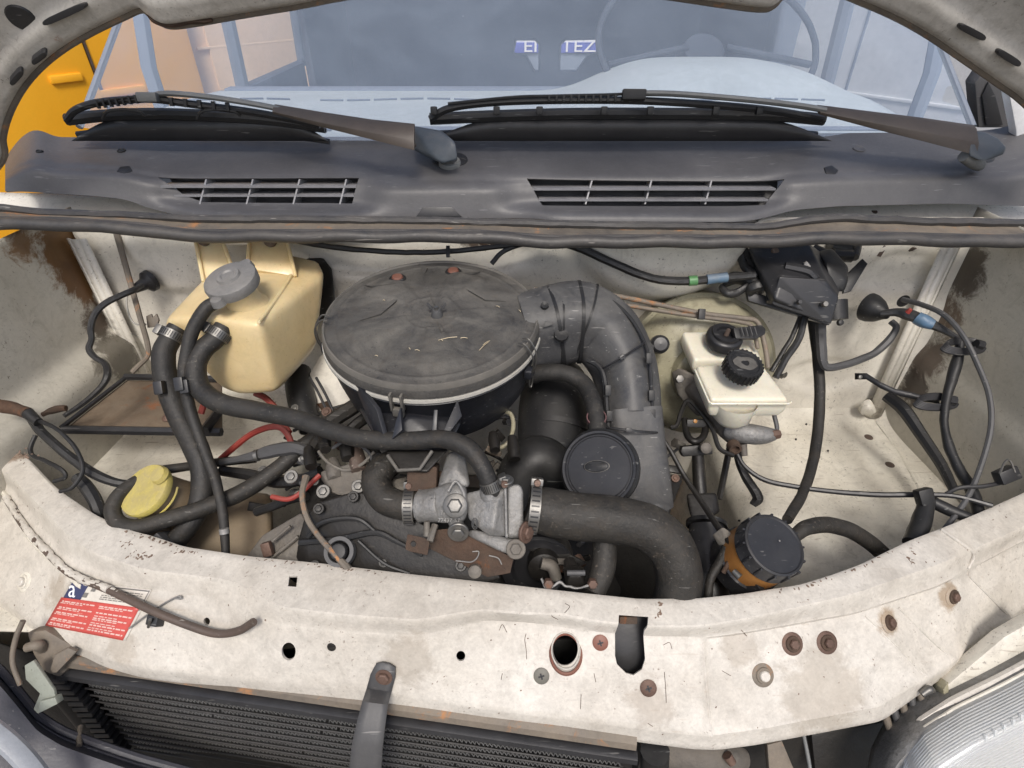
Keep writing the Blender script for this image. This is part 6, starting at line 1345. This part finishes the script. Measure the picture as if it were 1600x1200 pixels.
cable('red battery cable curving under the tank toward the engine', [(340, 722, .85), (360, 704, .84), (390, 680, .83), (418, 668, .82), (438, 668, .82), (450, 680, .82), (455, 692, .82)], 5, m_red, name='battery_cable')
cable('red cable emerging below the tank bottom', [(398, 614, .88), (415, 622, .88), (432, 640, .87), (440, 658, .87), (452, 676, .86)], 5, m_red, name='battery_cable')
cable('short stub of red cable between the two coolant hoses', [(325, 622, .82), (318, 634, .82), (314, 646, .82)], 5, m_red, name='battery_cable')
cable('thin red wire low beside the timing cover', [(500, 742, .75), (470, 770, .74), (450, 780, .74), (425, 776, .75)], 4, m_red)
cable('dusty corrugated breather hose left of the engine', [(480, 716, .79), (490, 700, .78), (500, 684, .775), (512, 678, .77)], 10, m_rub2, name='corrugated_hose', cat='hose', rg=.001)
c = cable('taped cable loom reaching from the coolant hose to the engine with a brass crimp', [(345, 722, .80), (380, 716, .79), (405, 710, .785), (430, 704, .78), (460, 700, .775), (480, 705, .77)], [5, 6, 9, 11, 10, 8], m_strap, rg=.0008); part('crimp', tpx([(399, 712, .78), (404, 711, .78)], 9.5, n=2, seg=14), m_steel, c)
cable('taped loom crossing low behind the thin overflow hose', [(345, 735, .83), (390, 742, .82), (430, 752, .80), (470, 750, .79), (500, 735, .78)], [8, 9, 10, 9, 8], m_tape, rg=.001)
cable('pale dipstick sleeve sweeping from the injectors to the timing cover', [(478, 745, .72), (472, 775, .70), (480, 810, .69), (500, 840, .68), (525, 868, .675), (545, 890, .675), (560, 912, .69)], [6, 4.5, 4.5, 4.5, 5, 6.5, 7], m_gut)
cable('black pipe rising behind the coolant hose toward the air filter', [(500, 672, .80), (530, 650, .81), (552, 636, .82), (575, 620, .84)], [12, 12, 12, 11], m_rub2, name='pipe', cat='pipe')
cable('second dark pipe beside it under the air filter', [(530, 690, .80), (555, 665, .81), (575, 650, .82)], [9, 9, 9], m_dark, name='pipe', cat='pipe')
for i, x in enumerate((484, 494)): cable(('left', 'right')[i] + ' one of two thin black wires between tank and air filter', [(x, 590, .90), (x+14, 615, .89), (x+28, 645, .88)], 2.2, m_blackc)
cable('frayed mossy wire loop hanging right of the air filter bowl', [(782, 640, .80), (798, 648, .80), (802, 670, .79), (795, 690, .78), (780, 700, .78), (765, 700, .78)], 3.4, m_olive, rg=.0015)
cable('grey threaded stud cable under the frayed loop', [(766, 700, .77), (772, 706, .765), (782, 710, .76)], [9, 6, 4], m_gut)
# grimy heap of small lines over the engine
for i, (lab, pts, r_, mt) in enumerate((
    ('steel fuel pipe arching over the injectors', [(520, 700, .74), (545, 688, .73), (575, 705, .73), (590, 735, .73), (620, 745, .73)], 3, m_strap),
    ('second steel fuel pipe dipping between the injectors', [(498, 705, .75), (512, 722, .74), (540, 735, .735), (566, 725, .73), (585, 706, .73)], 2.6, m_alud),
    ('dark braided fuel line under the filter carrier', [(560, 760, .73), (600, 750, .73), (640, 740, .72), (668, 746, .71)], 4, m_tape),
    ('oily wire bundle left of the timing cover', [(400, 800, .78), (430, 790, .77), (455, 780, .76), (480, 775, .75)], 7, m_tape))):
    cable(lab, pts, r_, mt, rg=.0006, name='fuel_line' if 'fuel' in lab else 'cable', cat='fuel line' if 'fuel' in lab else 'cable')

# extra grimy hardware on the engine and around it
ex = [((470, 700), (500, 760), .78), ((600, 690), (660, 730), .73), ((740, 640), (800, 740), .80), ((400, 730), (470, 800), .80), ((830, 840), (930, 930), .72), ((1030, 690), (1140, 860), .88), ((455, 620), (560, 700), .86)]
for (a_, b_, d_) in ex:
    for k in range(9):
        x = random.uniform(a_[0], b_[0]); y = random.uniform(a_[1], b_[1]); d = d_ + random.uniform(0, .05); r_ = random.uniform(4, 9); kind = random.random()
        if kind < .35: part('fitting', bev(tpx([(x, y, d), (x+random.uniform(-14, 14), y+random.uniform(-16, 16), d+.01)], [r_, r_*.8], seg=6, n=1), .0006), random.choice((m_dark, m_strap, m_alud, m_rbolt)), en)
        elif kind < .6: part('bracket', rough_up(box(frame(P(x, y, d), -FW + RT*random.uniform(-.5, .5) + UP*random.uniform(-.4, .6), (1, random.uniform(-1, 1), random.uniform(-1, 1))), pxm(r_*3, d), pxm(r_*1.6, d), .006, .001), .0008, 90), random.choice((m_dark, m_alud, m_dark, m_rust)), en)
        elif kind < .8: hexbolt(en, P(x, y, d), -FW + UP*.4, pxm(r_*.7, d), random.choice((m_steel, m_alud, m_rbolt)))
        else: part('small_pipe', tpx([(x-20, y+random.uniform(-14, 14), d), (x, y, d-.01), (x+20, y+random.uniform(-18, 18), d+.01)], 2.6, seg=7), random.choice((m_dark, m_strap, m_tape)), en)
for k in range(7):
    x, y = ((498, 795), (552, 776), (615, 800), (668, 850), (492, 884), (600, 878), (720, 884))[k]
    hexbolt(en, P(x, y, (.69, .69, .685, .672, .69, .685, .665)[k]), -FW + UP*.3, .0045, m_dark, washer=1.5)
part('rib', tpx([(560, 845, .684), (600, 880, .678), (640, 896, .676)], 2.5, seg=6), m_black, tcv)

# pieces behind the expansion tank
tb = thing('tank_backplate', 'black moulded plate showing behind the right edge of the yellowed tank', 'plate', P(515, 470, .97))
part('plate', hull([P(x, y, d) for x, y, d in ((470, 402, .975), (506, 402, .965), (520, 420, .965), (526, 470, .965), (512, 505, .97), (490, 500, .985), (480, 410, .99))], .004), m_black, tb)
part('foot', hull([P(x, y, d) for x, y, d in ((452, 580, .97), (485, 575, .965), (490, 590, .965), (470, 600, .965), (455, 596, .97), (470, 585, .985))], .003), m_black, tb)
wb_ = thing('tank_bracket', 'white painted bracket plate between the two ears of the yellowed tank', 'bracket', P(372, 372, .93))
part('plate', pp([(338, 362), (410, 362), (412, 382), (340, 384)], .004, .001, d=.925), m_fire, wb_); part('slot', pp([(360, 369), (386, 368), (388, 372), (362, 373)], .002, .0004, d=.922), m_blackc, wb_)
cp = thing('heat_shield', 'cream painted sheet shield between the tank and the air filter', 'shield', P(520, 600, .93))
part('sheet', pp([(484, 584), (500, 556), (525, 545), (560, 580), (566, 622), (500, 642), (492, 640)], .004, .001, d=.94), m_fire, cp)
part('rust_spots', rough_up(pp([(494, 632), (512, 626), (520, 636), (502, 642)], .003, .001, d=.935), .002, 90), m_rust, cp)
